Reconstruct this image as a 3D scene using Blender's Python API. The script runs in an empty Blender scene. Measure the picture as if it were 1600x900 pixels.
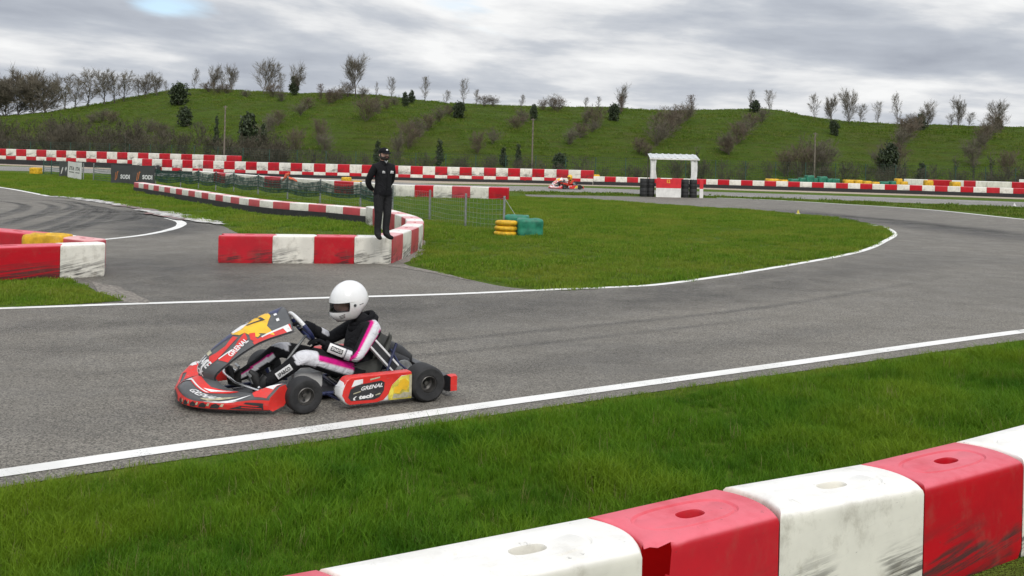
import bpy, bmesh, math, random
import numpy as np
from math import sin, cos, pi, radians, sqrt, atan2, exp
from mathutils import Vector, Matrix, noise
from mathutils.geometry import tessellate_polygon

SC = bpy.context.scene
COL = SC.collection
random.seed(7)

# ------------------------------------------------------------------ camera
EYE = Vector((0.0, 0.0, 2.2))
FPX = 1500.0                                # focal length in photo pixels (1600 wide)
ROLL = radians(1.4)
HORIZON = 240                               # photo row of the horizon: a level camera, cropped low (lens shift)
FWD = Vector((0, 1, 0))
_up0 = Vector((0, 0, 1))
_x = Vector((1, 0, 0))
CRT = cos(ROLL) * _x + sin(ROLL) * _up0
CUP = cos(ROLL) * _up0 - sin(ROLL) * _x
cd = bpy.data.cameras.new('camera')
cd.sensor_width = 36.0
cd.lens = 36.0 * FPX / 1600.0
cd.shift_y = -(450 - HORIZON) / 1600.0
cd.clip_start = 0.05
cd.clip_end = 3000
cam = bpy.data.objects.new('camera', cd)
M = Matrix.Identity(4)
for i in range(3):
    M[i][0], M[i][1], M[i][2], M[i][3] = CRT[i], CUP[i], -FWD[i], EYE[i]
cam.matrix_world = M
COL.objects.link(cam)
SC.camera = cam

# ------------------------------------------------------------------ light
SUN_EL, SUN_AZ = radians(40), radians(160)     # azimuth clockwise from +Y: behind the photographer, to the right
w = bpy.data.worlds.new('World')
SC.world = w
w.use_nodes = True
nt = w.node_tree
nt.nodes.clear()
def wn(t, **k):
    n = nt.nodes.new(t)
    for a, b in k.items(): setattr(n, a, b)
    return n
out = wn('ShaderNodeOutputWorld'); bg = wn('ShaderNodeBackground')
bg.inputs['Strength'].default_value = 0.10
sky = wn('ShaderNodeTexSky', sky_type='NISHITA', sun_disc=False, sun_elevation=SUN_EL, sun_rotation=SUN_AZ)
tc = wn('ShaderNodeTexCoord')
sep = wn('ShaderNodeSeparateXYZ')
nt.links.new(tc.outputs['Generated'], sep.inputs[0])
def math_(op, a, b=None, c=None):
    n = wn('ShaderNodeMath', operation=op)
    for i, v in enumerate((a, b, c)):
        if v is None: continue
        if isinstance(v, (int, float)): n.inputs[i].default_value = v
        else: nt.links.new(v, n.inputs[i])
    return n.outputs[0]
dx, dy, dz = sep.outputs
# cloud sheet: streets that run down to the right, flattened towards the horizon
zz = math_('ADD', math_('MULTIPLY', math_('POWER', math_('MAXIMUM', dz, 0.0), 0.72), 11.5), math_('MULTIPLY', dx, 0.9))
cv = wn('ShaderNodeCombineXYZ')
nt.links.new(math_('MULTIPLY', dx, 3.2), cv.inputs[0]); nt.links.new(math_('MULTIPLY', dy, 3.2), cv.inputs[1]); nt.links.new(zz, cv.inputs[2])
n1 = wn('ShaderNodeTexNoise'); n1.inputs['Scale'].default_value = 1.5; n1.inputs['Detail'].default_value = 10; n1.inputs['Roughness'].default_value = 0.54
n1.inputs['Distortion'].default_value = 0.15
nt.links.new(cv.outputs[0], n1.inputs['Vector'])
cr = wn('ShaderNodeValToRGB')
el = cr.color_ramp.elements
el[0].position = 0.26; el[0].color = (0.36, 0.39, 0.45, 1)
el[1].position = 0.66; el[1].color = (0.88, 0.885, 0.885, 1)
for p, c in ((0.42, (0.47, 0.503, 0.56, 1)), (0.50, (0.57, 0.597, 0.64, 1)), (0.57, (0.73, 0.742, 0.76, 1))):
    e = el.new(p); e.color = c
nt.links.new(n1.outputs['Fac'], cr.inputs[0])
# overcast sky brightens towards the zenith
br = math_('ADD', 10.7, math_('MULTIPLY', math_('SMOOTH_MIN', math_('MAXIMUM', math_('SUBTRACT', dz, 0.14), 0.0), 1.0, 0.2), 10.0))
sc_ = wn('ShaderNodeVectorMath', operation='SCALE')
nt.links.new(cr.outputs[0], sc_.inputs[0]); nt.links.new(br, sc_.inputs['Scale'])
# breaks in the cloud where blue sky shows
n2 = wn('ShaderNodeTexNoise'); n2.inputs['Scale'].default_value = 1.0; n2.inputs['Detail'].default_value = 5
cv2 = wn('ShaderNodeCombineXYZ')
nt.links.new(math_('MULTIPLY', dx, 3.2), cv2.inputs[0]); nt.links.new(math_('ADD', math_('MULTIPLY', dy, 3.2), 4.4), cv2.inputs[1])
nt.links.new(math_('ADD', math_('MULTIPLY', dz, 15.0), math_('MULTIPLY', dx, 2.0)), cv2.inputs[2])
nt.links.new(cv2.outputs[0], n2.inputs['Vector'])
_gd = (ray_dir := Vector(((250 - 800) / FPX, 1, (HORIZON - 22) / FPX))).normalized()
dv = wn('ShaderNodeVectorMath', operation='SUBTRACT'); nt.links.new(tc.outputs['Generated'], dv.inputs[0]); dv.inputs[1].default_value = _gd
ds = wn('ShaderNodeVectorMath', operation='MULTIPLY'); nt.links.new(dv.outputs[0], ds.inputs[0]); ds.inputs[1].default_value = (9, 9, 22)
ln_ = wn('ShaderNodeVectorMath', operation='LENGTH'); nt.links.new(ds.outputs[0], ln_.inputs[0])
gapv = math_('ADD', n2.outputs['Fac'], math_('MULTIPLY', math_('MAXIMUM', math_('SUBTRACT', 1.0, ln_.outputs['Value']), 0.0), 0.30))
gap = wn('ShaderNodeMapRange', interpolation_type='SMOOTHSTEP')
gap.inputs['From Min'].default_value = 0.66; gap.inputs['From Max'].default_value = 0.80
gap.inputs['To Max'].default_value = 0.8
nt.links.new(gapv, gap.inputs['Value'])
blue = wn('ShaderNodeVectorMath', operation='SCALE'); blue.inputs['Scale'].default_value = 1.6
nt.links.new(sky.outputs[0], blue.inputs[0])
mx = wn('ShaderNodeMix', data_type='RGBA')
nt.links.new(gap.outputs[0], mx.inputs[0]); nt.links.new(sc_.outputs[0], mx.inputs[6]); nt.links.new(blue.outputs[0], mx.inputs[7])
nt.links.new(mx.outputs[2], bg.inputs['Color']); nt.links.new(bg.outputs[0], out.inputs[0])

sd = bpy.data.lights.new('sun', 'SUN')
sd.energy = 1.7
sd.angle = radians(22)
sd.color = (1.0, 0.96, 0.9)
sun = bpy.data.objects.new('sun', sd)
sun.rotation_euler = (pi / 2 - SUN_EL, 0, -SUN_AZ + pi)
sun.location = (10, -10, 30)
COL.objects.link(sun)
_d = Vector((sin(SUN_AZ) * cos(SUN_EL), cos(SUN_AZ) * cos(SUN_EL), sin(SUN_EL)))
sun.rotation_euler = _d.to_track_quat('Z', 'Y').to_euler()

SC.view_settings.view_transform = 'Standard'
SC.view_settings.look = 'None'
SC.view_settings.exposure = 0.0
SC.view_settings.gamma = 1.0

# ------------------------------------------------------------------ geometry helpers
def ray(u, v):
    return FWD + CRT * ((u - 800) / FPX) + CUP * ((HORIZON - v) / FPX)
def gp(u, v, z=0.0):
    d = ray(u, v); t = (z - EYE.z) / d.z
    return EYE + d * t
def at(u, v, Y):
    d = ray(u, v)
    return EYE + d * (Y / d.y)
def sstep(a, b, x):
    t = min(1, max(0, (x - a) / (b - a))); return t * t * (3 - 2 * t)

class MB:
    """collects shapes, linked as one mesh object"""
    def __init__(s): s.v = []; s.f = []; s.m = []
    def add(s, vs, fs, mi=0):
        o = len(s.v); s.v += [tuple(p) for p in vs]; s.f += [tuple(i + o for i in f) for f in fs]; s.m += [mi] * len(fs); return s
    def box(s, c, d, mi=0, rot=None, bev=0.0):
        x, y, z = d[0] / 2, d[1] / 2, d[2] / 2
        if bev <= 0:
            vs = [Vector((sx * x, sy * y, sz * z)) for sx in (-1, 1) for sy in (-1, 1) for sz in (-1, 1)]
            fs = [(0, 1, 3, 2), (4, 6, 7, 5), (0, 4, 5, 1), (2, 3, 7, 6), (0, 2, 6, 4), (1, 5, 7, 3)]
        else:
            b = min(bev, x * .99, y * .99, z * .99)
            bm = bmesh.new(); bmesh.ops.create_cube(bm, size=1)
            for v in bm.verts: v.co = Vector((v.co.x * 2 * x, v.co.y * 2 * y, v.co.z * 2 * z))
            bmesh.ops.bevel(bm, geom=bm.edges[:], offset=b, segments=2, profile=.5, affect='EDGES')
            bm.verts.index_update()
            vs = [v.co.copy() for v in bm.verts]; fs = [tuple(v.index for v in f.verts) for f in bm.faces]; bm.free()
        c = Vector(c)
        if rot is not None: vs = [rot @ v for v in vs]
        return s.add([v + c for v in vs], fs, mi)
    def tube(s, pts, rad, n=8, mi=0, cap=True, closed=False):
        pts = [Vector(p) for p in pts]
        if isinstance(rad, (int, float)): rad = [rad] * len(pts)
        k = len(pts); vs = []; fs = []
        a = None
        for i, p in enumerate(pts):
            if closed: t = pts[(i + 1) % k] - pts[i - 1]
            else: t = pts[min(i + 1, k - 1)] - pts[max(i - 1, 0)]
            if t.length < 1e-9: t = Vector((0, 0, 1))
            t.normalize()
            if a is None:
                a = t.cross(Vector((0, 0, 1)))
                if a.length < .05: a = t.cross(Vector((1, 0, 0)))
            a = (a - t * a.dot(t)); a.normalize(); b = t.cross(a)
            for j in range(n):
                q = 2 * pi * j / n
                vs.append(p + (a * cos(q) + b * sin(q)) * rad[i])
        for i in range(k if closed else k - 1):
            i2 = (i + 1) % k
            for j in range(n):
                fs.append((i * n + j, i * n + (j + 1) % n, i2 * n + (j + 1) % n, i2 * n + j))
        if cap and not closed:
            fs.append(tuple(range(n - 1, -1, -1))); fs.append(tuple((k - 1) * n + j for j in range(n)))
        return s.add(vs, fs, mi)
    def loft(s, rings, mi=0, cap0=True, cap1=True, closed=True):
        n = len(rings[0]); vs = [p for r in rings for p in r]; fs = []
        for i in range(len(rings) - 1):
            for j in range(n if closed else n - 1):
                j2 = (j + 1) % n
                fs.append((i * n + j, i * n + j2, (i + 1) * n + j2, (i + 1) * n + j))
        if cap0: fs.append(tuple(range(n - 1, -1, -1)))
        if cap1: fs.append(tuple((len(rings) - 1) * n + j for j in range(n)))
        return s.add(vs, fs, mi)
    def lathe(s, prof, org=(0, 0, 0), axis='z', n=24, mi=0):
        vs = []; fs = []
        for r, h in prof:
            for j in range(n):
                q = 2 * pi * j / n; x, y = r * cos(q), r * sin(q)
                vs.append(Vector((x, y, h) if axis == 'z' else (x, h, y) if axis == 'y' else (h, x, y)) + Vector(org))
        for i in range(len(prof) - 1):
            for j in range(n):
                f = (i * n + j, i * n + (j + 1) % n, (i + 1) * n + (j + 1) % n, (i + 1) * n + j)
                fs.append(f if axis != 'y' else f[::-1])
        return s.add(vs, fs, mi)
    def ball(s, c, r, nu=14, nv=9, mi=0, fn=None):
        if isinstance(r, (int, float)): r = (r, r, r)
        vs = []; fs = []
        for i in range(nv + 1):
            th = pi * i / nv
            for j in range(nu):
                ph = 2 * pi * j / nu
                d = Vector((sin(th) * cos(ph), sin(th) * sin(ph), cos(th)))
                p = Vector((d.x * r[0], d.y * r[1], d.z * r[2]))
                if fn: p = fn(d, p)
                vs.append(p + Vector(c))
        for i in range(nv):
            for j in range(nu):
                fs.append((i * nu + j, (i + 1) * nu + j, (i + 1) * nu + (j + 1) % nu, i * nu + (j + 1) % nu))
        return s.add(vs, fs, mi)
    def grid(s, fn, nu, nv, mi=0, u0=0, u1=1, v0=0, v1=1):
        vs = [fn(u0 + (u1 - u0) * i / nu, v0 + (v1 - v0) * j / nv) for j in range(nv + 1) for i in range(nu + 1)]
        fs = [(j * (nu + 1) + i, j * (nu + 1) + i + 1, (j + 1) * (nu + 1) + i + 1, (j + 1) * (nu + 1) + i) for j in range(nv) for i in range(nu)]
        return s.add(vs, fs, mi)
    def xf(s, mat, start=0):
        s.v = s.v[:start] + [tuple(mat @ Vector(p)) for p in s.v[start:]]; return s
    def mesh(s, name, mats, smooth=None):
        me = bpy.data.meshes.new(name)
        me.from_pydata(s.v, [], s.f); me.update()
        if not isinstance(mats, (list, tuple)): mats = [mats]
        for m in mats: me.materials.append(m)
        if len(mats) > 1: me.polygons.foreach_set('material_index', s.m)
        if smooth is not None:
            if smooth >= 180: me.shade_smooth()
            else: me.set_sharp_from_angle(angle=radians(smooth))
        return me
    def build(s, name, mats, parent=None, smooth=None, **tags):
        return link(name, s.mesh(name, mats, smooth), parent, **tags)

def link(name, me, parent=None, **tags):
    o = bpy.data.objects.new(name, me)
    COL.objects.link(o)
    if parent: o.parent = parent
    tag(o, **tags)
    return o
def tag(o, label=None, cat=None, group=None, kind=None):
    if label: o['label'] = label
    if cat: o['category'] = cat
    if group: o['group'] = group
    if kind: o['kind'] = kind
    return o
def thing(name, loc, rz, label, cat, group=None, scale=1.0):
    o = bpy.data.objects.new(name, None)
    o.empty_display_size = .2
    COL.objects.link(o)
    o.location = loc; o.rotation_euler = (0, 0, rz)
    o.scale = (scale,) * 3 if isinstance(scale, (int, float)) else scale
    return tag(o, label, cat, group)
ORD = ['first', 'second', 'third', 'fourth', 'fifth', 'sixth', 'seventh', 'eighth', 'ninth', 'tenth', 'eleventh', 'twelfth', 'thirteenth', 'fourteenth', 'fifteenth', 'sixteenth', 'seventeenth', 'eighteenth', 'nineteenth', 'twentieth']
def ordinal(i):
    i += 1
    if i <= 20: return ORD[i - 1]
    t = {2: 'twenty', 3: 'thirty', 4: 'forty', 5: 'fifty', 6: 'sixty'}
    if i % 10 == 0: return {2: 'twentieth', 3: 'thirtieth', 4: 'fortieth', 5: 'fiftieth', 6: 'sixtieth'}[i // 10]
    return t[i // 10] + '-' + ORD[i % 10 - 1]
def spline(pts, n=8, closed=False):
    P = [Vector(p) for p in pts]; k = len(P); o = []
    for i in range(k if closed else k - 1):
        p0 = P[(i - 1) % k] if closed or i > 0 else P[0] * 2 - P[1]
        p1, p2 = P[i], P[(i + 1) % k]
        p3 = P[(i + 2) % k] if closed or i + 2 < k else P[-1] * 2 - P[-2]
        for j in range(n):
            t = j / n
            o.append(.5 * ((2 * p1) + (p2 - p0) * t + (2 * p0 - 5 * p1 + 4 * p2 - p3) * t * t + (3 * p1 - p0 - 3 * p2 + p3) * t ** 3))
    if not closed: o.append(P[-1].copy())
    return o
def gpl(px, n=8, z=0.0): return [Vector((p.x, p.y, z)) for p in spline([gp(*q) for q in px], n)]

# ------------------------------------------------------------------ materials
def newmat(name):
    m = bpy.data.materials.new(name); m.use_nodes = True
    return m, m.node_tree, m.node_tree.nodes['Principled BSDF']
class NT:
    def __init__(s, nt): s.nt = nt
    def n(s, t, ins=None, **k):
        x = s.nt.nodes.new(t)
        for a, b in k.items(): setattr(x, a, b)
        if ins:
            for a, b in ins.items():
                if hasattr(b, 'is_linked') or isinstance(b, bpy.types.NodeSocket): s.nt.links.new(b, x.inputs[a])
                else: x.inputs[a].default_value = b
        return x
    def l(s, a, b): s.nt.links.new(a, b)
    def m(s, op, a, b=0.0, c=None):
        ins = {0: a, 1: b}
        if c is not None: ins[2] = c
        return s.n('ShaderNodeMath', ins, operation=op).outputs[0]
    def noise(s, vec, scale, detail=3, rough=.5, dist=0.0):
        return s.n('ShaderNodeTexNoise', {'Vector': vec, 'Scale': scale, 'Detail': detail, 'Roughness': rough, 'Distortion': dist}).outputs['Fac']
    def rng(s, v, a, b, c=0.0, d=1.0, smooth=True):
        return s.n('ShaderNodeMapRange', {'Value': v, 'From Min': a, 'From Max': b, 'To Min': c, 'To Max': d}, interpolation_type='SMOOTHSTEP' if smooth else 'LINEAR').outputs[0]
    def mix(s, f, a, b):
        x = s.n('ShaderNodeMix', data_type='RGBA')
        for i, v in ((0, f), (6, a), (7, b)):
            if isinstance(v, bpy.types.NodeSocket): s.l(v, x.inputs[i])
            else: x.inputs[i].default_value = v if i == 0 else (*v, 1)[:4]
        return x.outputs[2]
    def scale(s, vec, sc):
        return s.n('ShaderNodeVectorMath', {0: vec, 1: sc}, operation='MULTIPLY').outputs[0]
    def bump(s, h, strength, dist):
        return s.n('ShaderNodeBump', {'Height': h, 'Strength': strength, 'Distance': dist}).outputs[0]
def simple(name, col, rough=.5, var=.18, scale=6.0, metal=0.0, spec=.5, bump=0.0, coat=0.0):
    m, nt, b = newmat(name); N = NT(nt)
    co = N.n('ShaderNodeTexCoord').outputs['Object']
    f = N.noise(co, scale, 5, .6)
    N.l(N.mix(N.rng(f, .3, .7), [c * (1 - var) for c in col], [min(1, c * (1 + var)) for c in col]), b.inputs['Base Color'])
    N.l(N.rng(f, .2, .8, max(.03, rough - .08), min(1, rough + .08)), b.inputs['Roughness'])
    b.inputs['Metallic'].default_value = metal
    b.inputs['Specular IOR Level'].default_value = spec
    if coat: b.inputs['Coat Weight'].default_value = coat
    if bump: N.l(N.bump(N.noise(co, scale * 8, 3), bump, .004), b.inputs['Normal'])
    return m

def mat_ground(name, hill=False):
    m, nt, b = newmat(name); N = NT(nt)
    co = N.n('ShaderNodeTexCoord').outputs['Object']
    big = N.noise(co, .07, 4, .6); mid = N.noise(co, .6, 5, .6); fine = N.noise(co, 9, 5, .7)
    vf = N.noise(co, 45, 2, .6)
    c = N.mix(N.rng(fine, .3, .7), (.060, .112, .007), (.150, .240, .022))
    c = N.mix(N.rng(mid, .45, .75, 0, .6), c, (.15, .165, .030))
    c = N.mix(N.rng(big, .5, .72, 0, .55), c, (.150, .145, .036) if hill else (.13, .17, .026))
    if hill:
        st = N.noise(N.scale(co, (.06, .5, 1.9)), 1.0, 5, .65)
        c = N.mix(N.rng(st, .46, .64, 0, .40), c, (.075, .095, .020))
        c = N.mix(N.rng(N.noise(co, 2.4, 5, .65), .52, .74, 0, .55), c, (.105, .090, .036))
    N.l(c, b.inputs['Base Color'])
    b.inputs['Roughness'].default_value = .95
    b.inputs['Specular IOR Level'].default_value = .15
    N.l(N.bump(N.m('ADD', N.m('MULTIPLY', fine, .6), N.m('ADD', vf, N.m('MULTIPLY', mid, 2.0))), .9, .12 if not hill else .35), b.inputs['Normal'])
    return m
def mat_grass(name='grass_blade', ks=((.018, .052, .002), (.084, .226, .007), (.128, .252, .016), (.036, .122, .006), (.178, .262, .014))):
    m, nt, b = newmat(name); N = NT(nt)
    g = N.n('ShaderNodeNewGeometry').outputs
    oi = N.n('ShaderNodeObjectInfo').outputs
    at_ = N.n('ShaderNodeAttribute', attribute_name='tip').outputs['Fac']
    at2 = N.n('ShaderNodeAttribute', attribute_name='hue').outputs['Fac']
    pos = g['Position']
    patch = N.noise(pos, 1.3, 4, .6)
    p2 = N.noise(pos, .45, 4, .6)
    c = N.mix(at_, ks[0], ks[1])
    c = N.mix(N.rng(at2, 0, 1), c, ks[2])
    c = N.mix(N.rng(patch, .48, .66, 0, .75), c, ks[3])
    c = N.mix(N.rng(p2, .46, .64, 0, .7), c, ks[4])
    dry = N.m('GREATER_THAN', at2, .965)
    c = N.mix(N.m('MULTIPLY', dry, .8), c, (.26, .22, .10))
    N.l(c, b.inputs['Base Color'])
    b.inputs['Roughness'].default_value = .6
    b.inputs['Specular IOR Level'].default_value = .16
    tr = N.n('ShaderNodeBsdfTranslucent', {'Color': c})
    ms = N.n('ShaderNodeMixShader', {0: .3, 1: b.outputs[0], 2: tr.outputs[0]})
    N.l(ms.outputs[0], nt.nodes['Material Output'].inputs[0])
    return m
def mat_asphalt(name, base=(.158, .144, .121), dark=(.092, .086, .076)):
    m, nt, b = newmat(name); N = NT(nt)
    co = N.n('ShaderNodeTexCoord').outputs['Object']
    v = N.n('ShaderNodeTexVoronoi', {'Vector': co, 'Scale': 95.0}).outputs['Color']
    vv = N.n('ShaderNodeSeparateColor', {0: v}).outputs[0]
    f1 = N.noise(co, 60, 3, .7); mid = N.noise(co, 1.6, 5, .62); big = N.noise(co, .14, 4, .55)
    st = N.noise(N.scale(co, (.22, 2.2, 1)), 1.0, 6, .65)
    grain = N.m('ADD', N.m('MULTIPLY', vv, .65), N.m('MULTIPLY', f1, .5))
    c = N.mix(N.rng(grain, .2, .95), [x * .38 for x in base], [x * 1.75 for x in base])
    k = N.m('ADD', N.rng(mid, .40, .75, 0, .22), N.m('ADD', N.rng(big, .42, .68, 0, .50), N.rng(st, .48, .72, 0, .40)))
    c = N.mix(N.m('MULTIPLY', k, .75), c, dark)
    pale = N.m('GREATER_THAN', N.noise(co, 24, 2, .5), .77)
    c = N.mix(N.m('MULTIPLY', pale, .5), c, (.32, .30, .27))
    N.l(c, b.inputs['Base Color'])
    N.l(N.rng(mid, .3, .7, .62, .82), b.inputs['Roughness'])
    b.inputs['Specular IOR Level'].default_value = .42
    N.l(N.bump(grain, .55, .006), b.inputs['Normal'])
    return m
def mat_line(name, col=(.80, .79, .76), wear=.60):
    m, nt, b = newmat(name); N = NT(nt)
    co = N.n('ShaderNodeTexCoord').outputs['Object']
    f = N.m('ADD', N.m('MULTIPLY', N.noise(co, 70, 3, .7), .55), N.m('MULTIPLY', N.noise(co, 3.0, 5, .65), .45))
    c = N.mix(N.rng(f, wear - .05, wear + .06), col, (.16, .155, .15))
    c = N.mix(N.rng(N.noise(co, 1.3, 4), .45, .75, 0, .35), c, (.40, .39, .36))
    N.l(c, b.inputs['Base Color']); b.inputs['Roughness'].default_value = .7
    N.l(N.bump(N.noise(co, 80, 2), .3, .004), b.inputs['Normal'])
    return m
def mat_block(name, col, fade_gloss, scuff=1.0, grime=.50):
    """rotomoulded plastic: bleached top with skylight gloss mixed into its colour, rubber scuffs on the lower face, grime"""
    m, nt, b = newmat(name); N = NT(nt)
    co = N.n('ShaderNodeTexCoord').outputs['Object']
    oi = N.n('ShaderNodeObjectInfo').outputs
    off = N.n('ShaderNodeVectorMath', {0: co, 1: N.n('ShaderNodeCombineXYZ', {0: N.m('MULTIPLY', oi['Random'], 91.0), 1: N.m('MULTIPLY', oi['Random'], 37.0), 2: 0.0}).outputs[0]}, operation='ADD').outputs[0]
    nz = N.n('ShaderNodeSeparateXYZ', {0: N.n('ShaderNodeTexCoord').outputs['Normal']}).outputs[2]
    xyz = N.n('ShaderNodeSeparateXYZ', {0: co}).outputs
    tilt = N.n('ShaderNodeVectorMath', {0: off, 1: N.n('ShaderNodeCombineXYZ', {0: 0.0, 1: 0.0, 2: N.m('MULTIPLY', xyz[0], -.16)}).outputs[0]}, operation='ADD').outputs[0]
    var = N.noise(off, 2.2, 4, .6)
    c = N.mix(N.rng(var, .3, .72), col, [x * .80 for x in col])
    c = N.mix(N.m('MULTIPLY', oi['Random'], .10), c, fade_gloss)
    c = N.mix(N.m('MULTIPLY', N.rng(nz, .2, .8), N.rng(N.noise(off, 3.5, 5, .65), .2, .6, .45, .95)), c, fade_gloss)  # upward faces paler: sun bleaching plus sky gloss put into the colour
    # long grazes
    sc = N.scale(tilt, (1.2, 1.2, 22.0))
    g1 = N.noise(sc, 1.6, 7, .70, .35)
    low = N.m('MULTIPLY', N.rng(xyz[2], .40, .10), N.rng(N.noise(N.scale(tilt, (1, 1, 2.5)), 1.7, 4), .44, .56))
    side = N.rng(nz, .5, .2)
    g = N.m('MULTIPLY', N.m('MULTIPLY', N.rng(g1, .40, .58), low), side)
    c = N.mix(N.m('MULTIPLY', g, .9 * scuff), c, (.035, .032, .032))
    g2 = N.rng(N.noise(N.scale(tilt, (2.0, 2.0, 60.0)), 2.0, 5, .7, .5), .60, .72)
    c = N.mix(N.m('MULTIPLY', g2, .22 * scuff), c, (.10, .09, .085))
    gr = N.rng(N.noise(N.scale(off, (1, 1, .7)), 5.5, 7, .72), .48, .74)
    c = N.mix(N.m('MULTIPLY', N.m('MULTIPLY', gr, N.rng(nz, .9, .3, .35, 1.0)), grime * scuff), c, (.20, .17, .12))
    sp = N.rng(N.noise(N.scale(tilt, (2.5, 2.5, 5.0)), 5.0, 5, .7), .66, .72)
    c = N.mix(N.m('MULTIPLY', sp, .5 * scuff), c, (.07, .065, .06))
    N.l(c, b.inputs['Base Color'])
    N.l(N.rng(var, .2, .8, .40, .60), b.inputs['Roughness'])
    b.inputs['Specular IOR Level'].default_value = .22
    N.l(N.bump(N.noise(off, 30, 3), .12, .004), b.inputs['Normal'])
    return m
MT = {}
MT['ground'] = mat_ground('grass_ground'); MT['hill'] = mat_ground('hill_grass', True)
MT['blade'] = mat_grass()
MT['blade_far'] = mat_grass('rough_grass_blade', ((.058, .112, .006), (.150, .262, .017), (.190, .275, .028), (.090, .200, .012), (.225, .265, .034)))
MT['blade_hill'] = mat_grass('hill_grass_blade', ((.050, .096, .007), (.120, .200, .016), (.150, .208, .028), (.075, .155, .012), (.170, .195, .036)))
MT['dry'] = mat_grass('dry_grass_stem', ((.12, .11, .04), (.30, .27, .12), (.24, .24, .09), (.20, .20, .06), (.32, .28, .12)))
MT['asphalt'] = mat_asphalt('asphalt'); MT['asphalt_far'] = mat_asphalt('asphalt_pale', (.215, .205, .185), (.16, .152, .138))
MT['line'] = mat_line('white_road_paint')
MT['kerb'] = mat_line('cracked_kerb_paint', (.72, .70, .66), .50)
MT['kerbred'] = mat_line('cracked_red_paint', (.33, .12, .10), .46)
MT['gravel'] = simple('gravel', (.36, .30, .23), .95, .45, 30, bump=.6)
MT['dirt'] = simple('dirt', (.20, .18, .155), .95, .5, 22, bump=.6)
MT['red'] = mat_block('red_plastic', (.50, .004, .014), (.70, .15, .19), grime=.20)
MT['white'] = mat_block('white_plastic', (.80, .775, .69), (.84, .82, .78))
def mat_torn():
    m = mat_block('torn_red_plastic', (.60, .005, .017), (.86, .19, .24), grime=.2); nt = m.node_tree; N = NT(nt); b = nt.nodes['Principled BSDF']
    inside = N.n('ShaderNodeNewGeometry').outputs['Backfacing']
    src = b.inputs['Base Color'].links[0].from_socket
    N.l(N.mix(inside, src, (.85, .02, .03)), b.inputs['Base Color'])  # unfaded inner faces, brightened in colour for light coming through the plastic
    t = N.n('ShaderNodeBsdfTranslucent', {'Color': (.95, .02, .02, 1)})
    N.l(N.n('ShaderNodeMixShader', {0: .16, 1: b.outputs[0], 2: t.outputs[0]}).outputs[0], nt.nodes['Material Output'].inputs[0])
    return m
MT['torn'] = mat_torn()
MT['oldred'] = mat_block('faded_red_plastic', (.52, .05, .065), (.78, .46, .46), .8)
MT['rubber'] = simple('black_rubber', (.022, .022, .023), .75, .35, 9)
MT['tyre'] = simple('tyre_rubber', (.026, .026, .027), .72, .35, 14, spec=.35)
MT['black'] = simple('black_plastic', (.018, .018, .020), .45, .3, 8)
MT['dgrey'] = simple('dark_grey_plastic', (.045, .046, .050), .42, .25, 8)
MT['steel'] = simple('galvanised_steel', (.36, .37, .37), .45, .25, 12, metal=.7)
MT['chrome'] = simple('bright_metal', (.75, .75, .75), .25, .12, 9, metal=.9)
MT['rimgrey'] = simple('wheel_magnesium', (.11, .105, .10), .4, .25, 20, metal=.6)
MT['yellow'] = simple('yellow_paint', (.62, .36, .012), .6, .28, 7, bump=.3)
MT['green'] = simple('green_sheeting', (.014, .175, .105), .5, .30, 5, bump=.3)
MT['greenpost'] = simple('green_post_paint', (.03, .085, .065), .6, .3, 6)
MT['greynavy'] = simple('navy_frame_paint', (.022, .028, .075), .35, .2, 9)
def kpaint(name, col, rough):
    """printed kart plastic: road dust, rubber smears and fine scratches"""
    m, nt, b = newmat(name); N = NT(nt)
    co = N.n('ShaderNodeTexCoord').outputs['Object']
    f = N.noise(co, 7, 5, .6)
    c = N.mix(N.rng(f, .3, .7), [x * .85 for x in col], [min(1, x * 1.12) for x in col])
    c = N.mix(N.rng(N.noise(N.scale(co, (3, 3, 9)), 4, 6, .7), .54, .72, 0, .38), c, (.16, .145, .125))
    c = N.mix(N.rng(N.noise(N.scale(co, (4, 5, 60)), 3, 4, .7, .6), .62, .70, 0, .45), c, (.30, .29, .28))
    c = N.mix(N.rng(N.noise(N.scale(co, (6, 4, 40)), 3.3, 4, .7, .3), .64, .70, 0, .6), c, (.03, .03, .03))
    N.l(c, b.inputs['Base Color'])
    N.l(N.rng(f, .2, .8, rough - .04, rough + .18), b.inputs['Roughness'])
    b.inputs['Coat Weight'].default_value = .12
    N.l(N.bump(N.noise(co, 40, 3), .08, .003), b.inputs['Normal'])
    return m
MT['kred'] = kpaint('kart_red', (.66, .028, .022), .32)
MT['kwhite'] = kpaint('kart_white', (.76, .76, .76), .35)
MT['kblack'] = kpaint('kart_black', (.028, .028, .031), .34)
MT['kgrey'] = kpaint('kart_grey', (.085, .088, .092), .36)
MT['knavy'] = kpaint('kart_navy', (.020, .028, .095), .3)
MT['kyellow'] = kpaint('kart_yellow', (.80, .47, .02), .35)
MT['kpale'] = simple('number_plate_yellow', (.62, .52, .07), .5, .42, 13)
MT['kplateworn'] = simple('scraped_number_plate', (.42, .39, .27), .55, .3, 24)
MT['korange'] = simple('orange_print', (.45, .15, .05), .5, .15, 9)
MT['seat'] = simple('seat_fibreglass', (.12, .125, .115), .4, .25, 12)
MT['helmet'] = simple('white_helmet_shell', (.80, .80, .80), .25, .05, 5, coat=.6)
MT['skin'] = simple('skin', (.62, .38, .30), .5, .14, 22)
MT['hair'] = simple('dark_hair', (.022, .016, .012), .7, .3, 40)
MT['eyew'] = simple('eye_white', (.65, .64, .62), .3, .05, 5)
MT['cloth'] = simple('black_cloth', (.010, .010, .012), .9, .35, 26, bump=.4, spec=.15)
MT['cloth2'] = simple('charcoal_trousers', (.019, .019, .021), .85, .3, 26, bump=.4)
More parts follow.
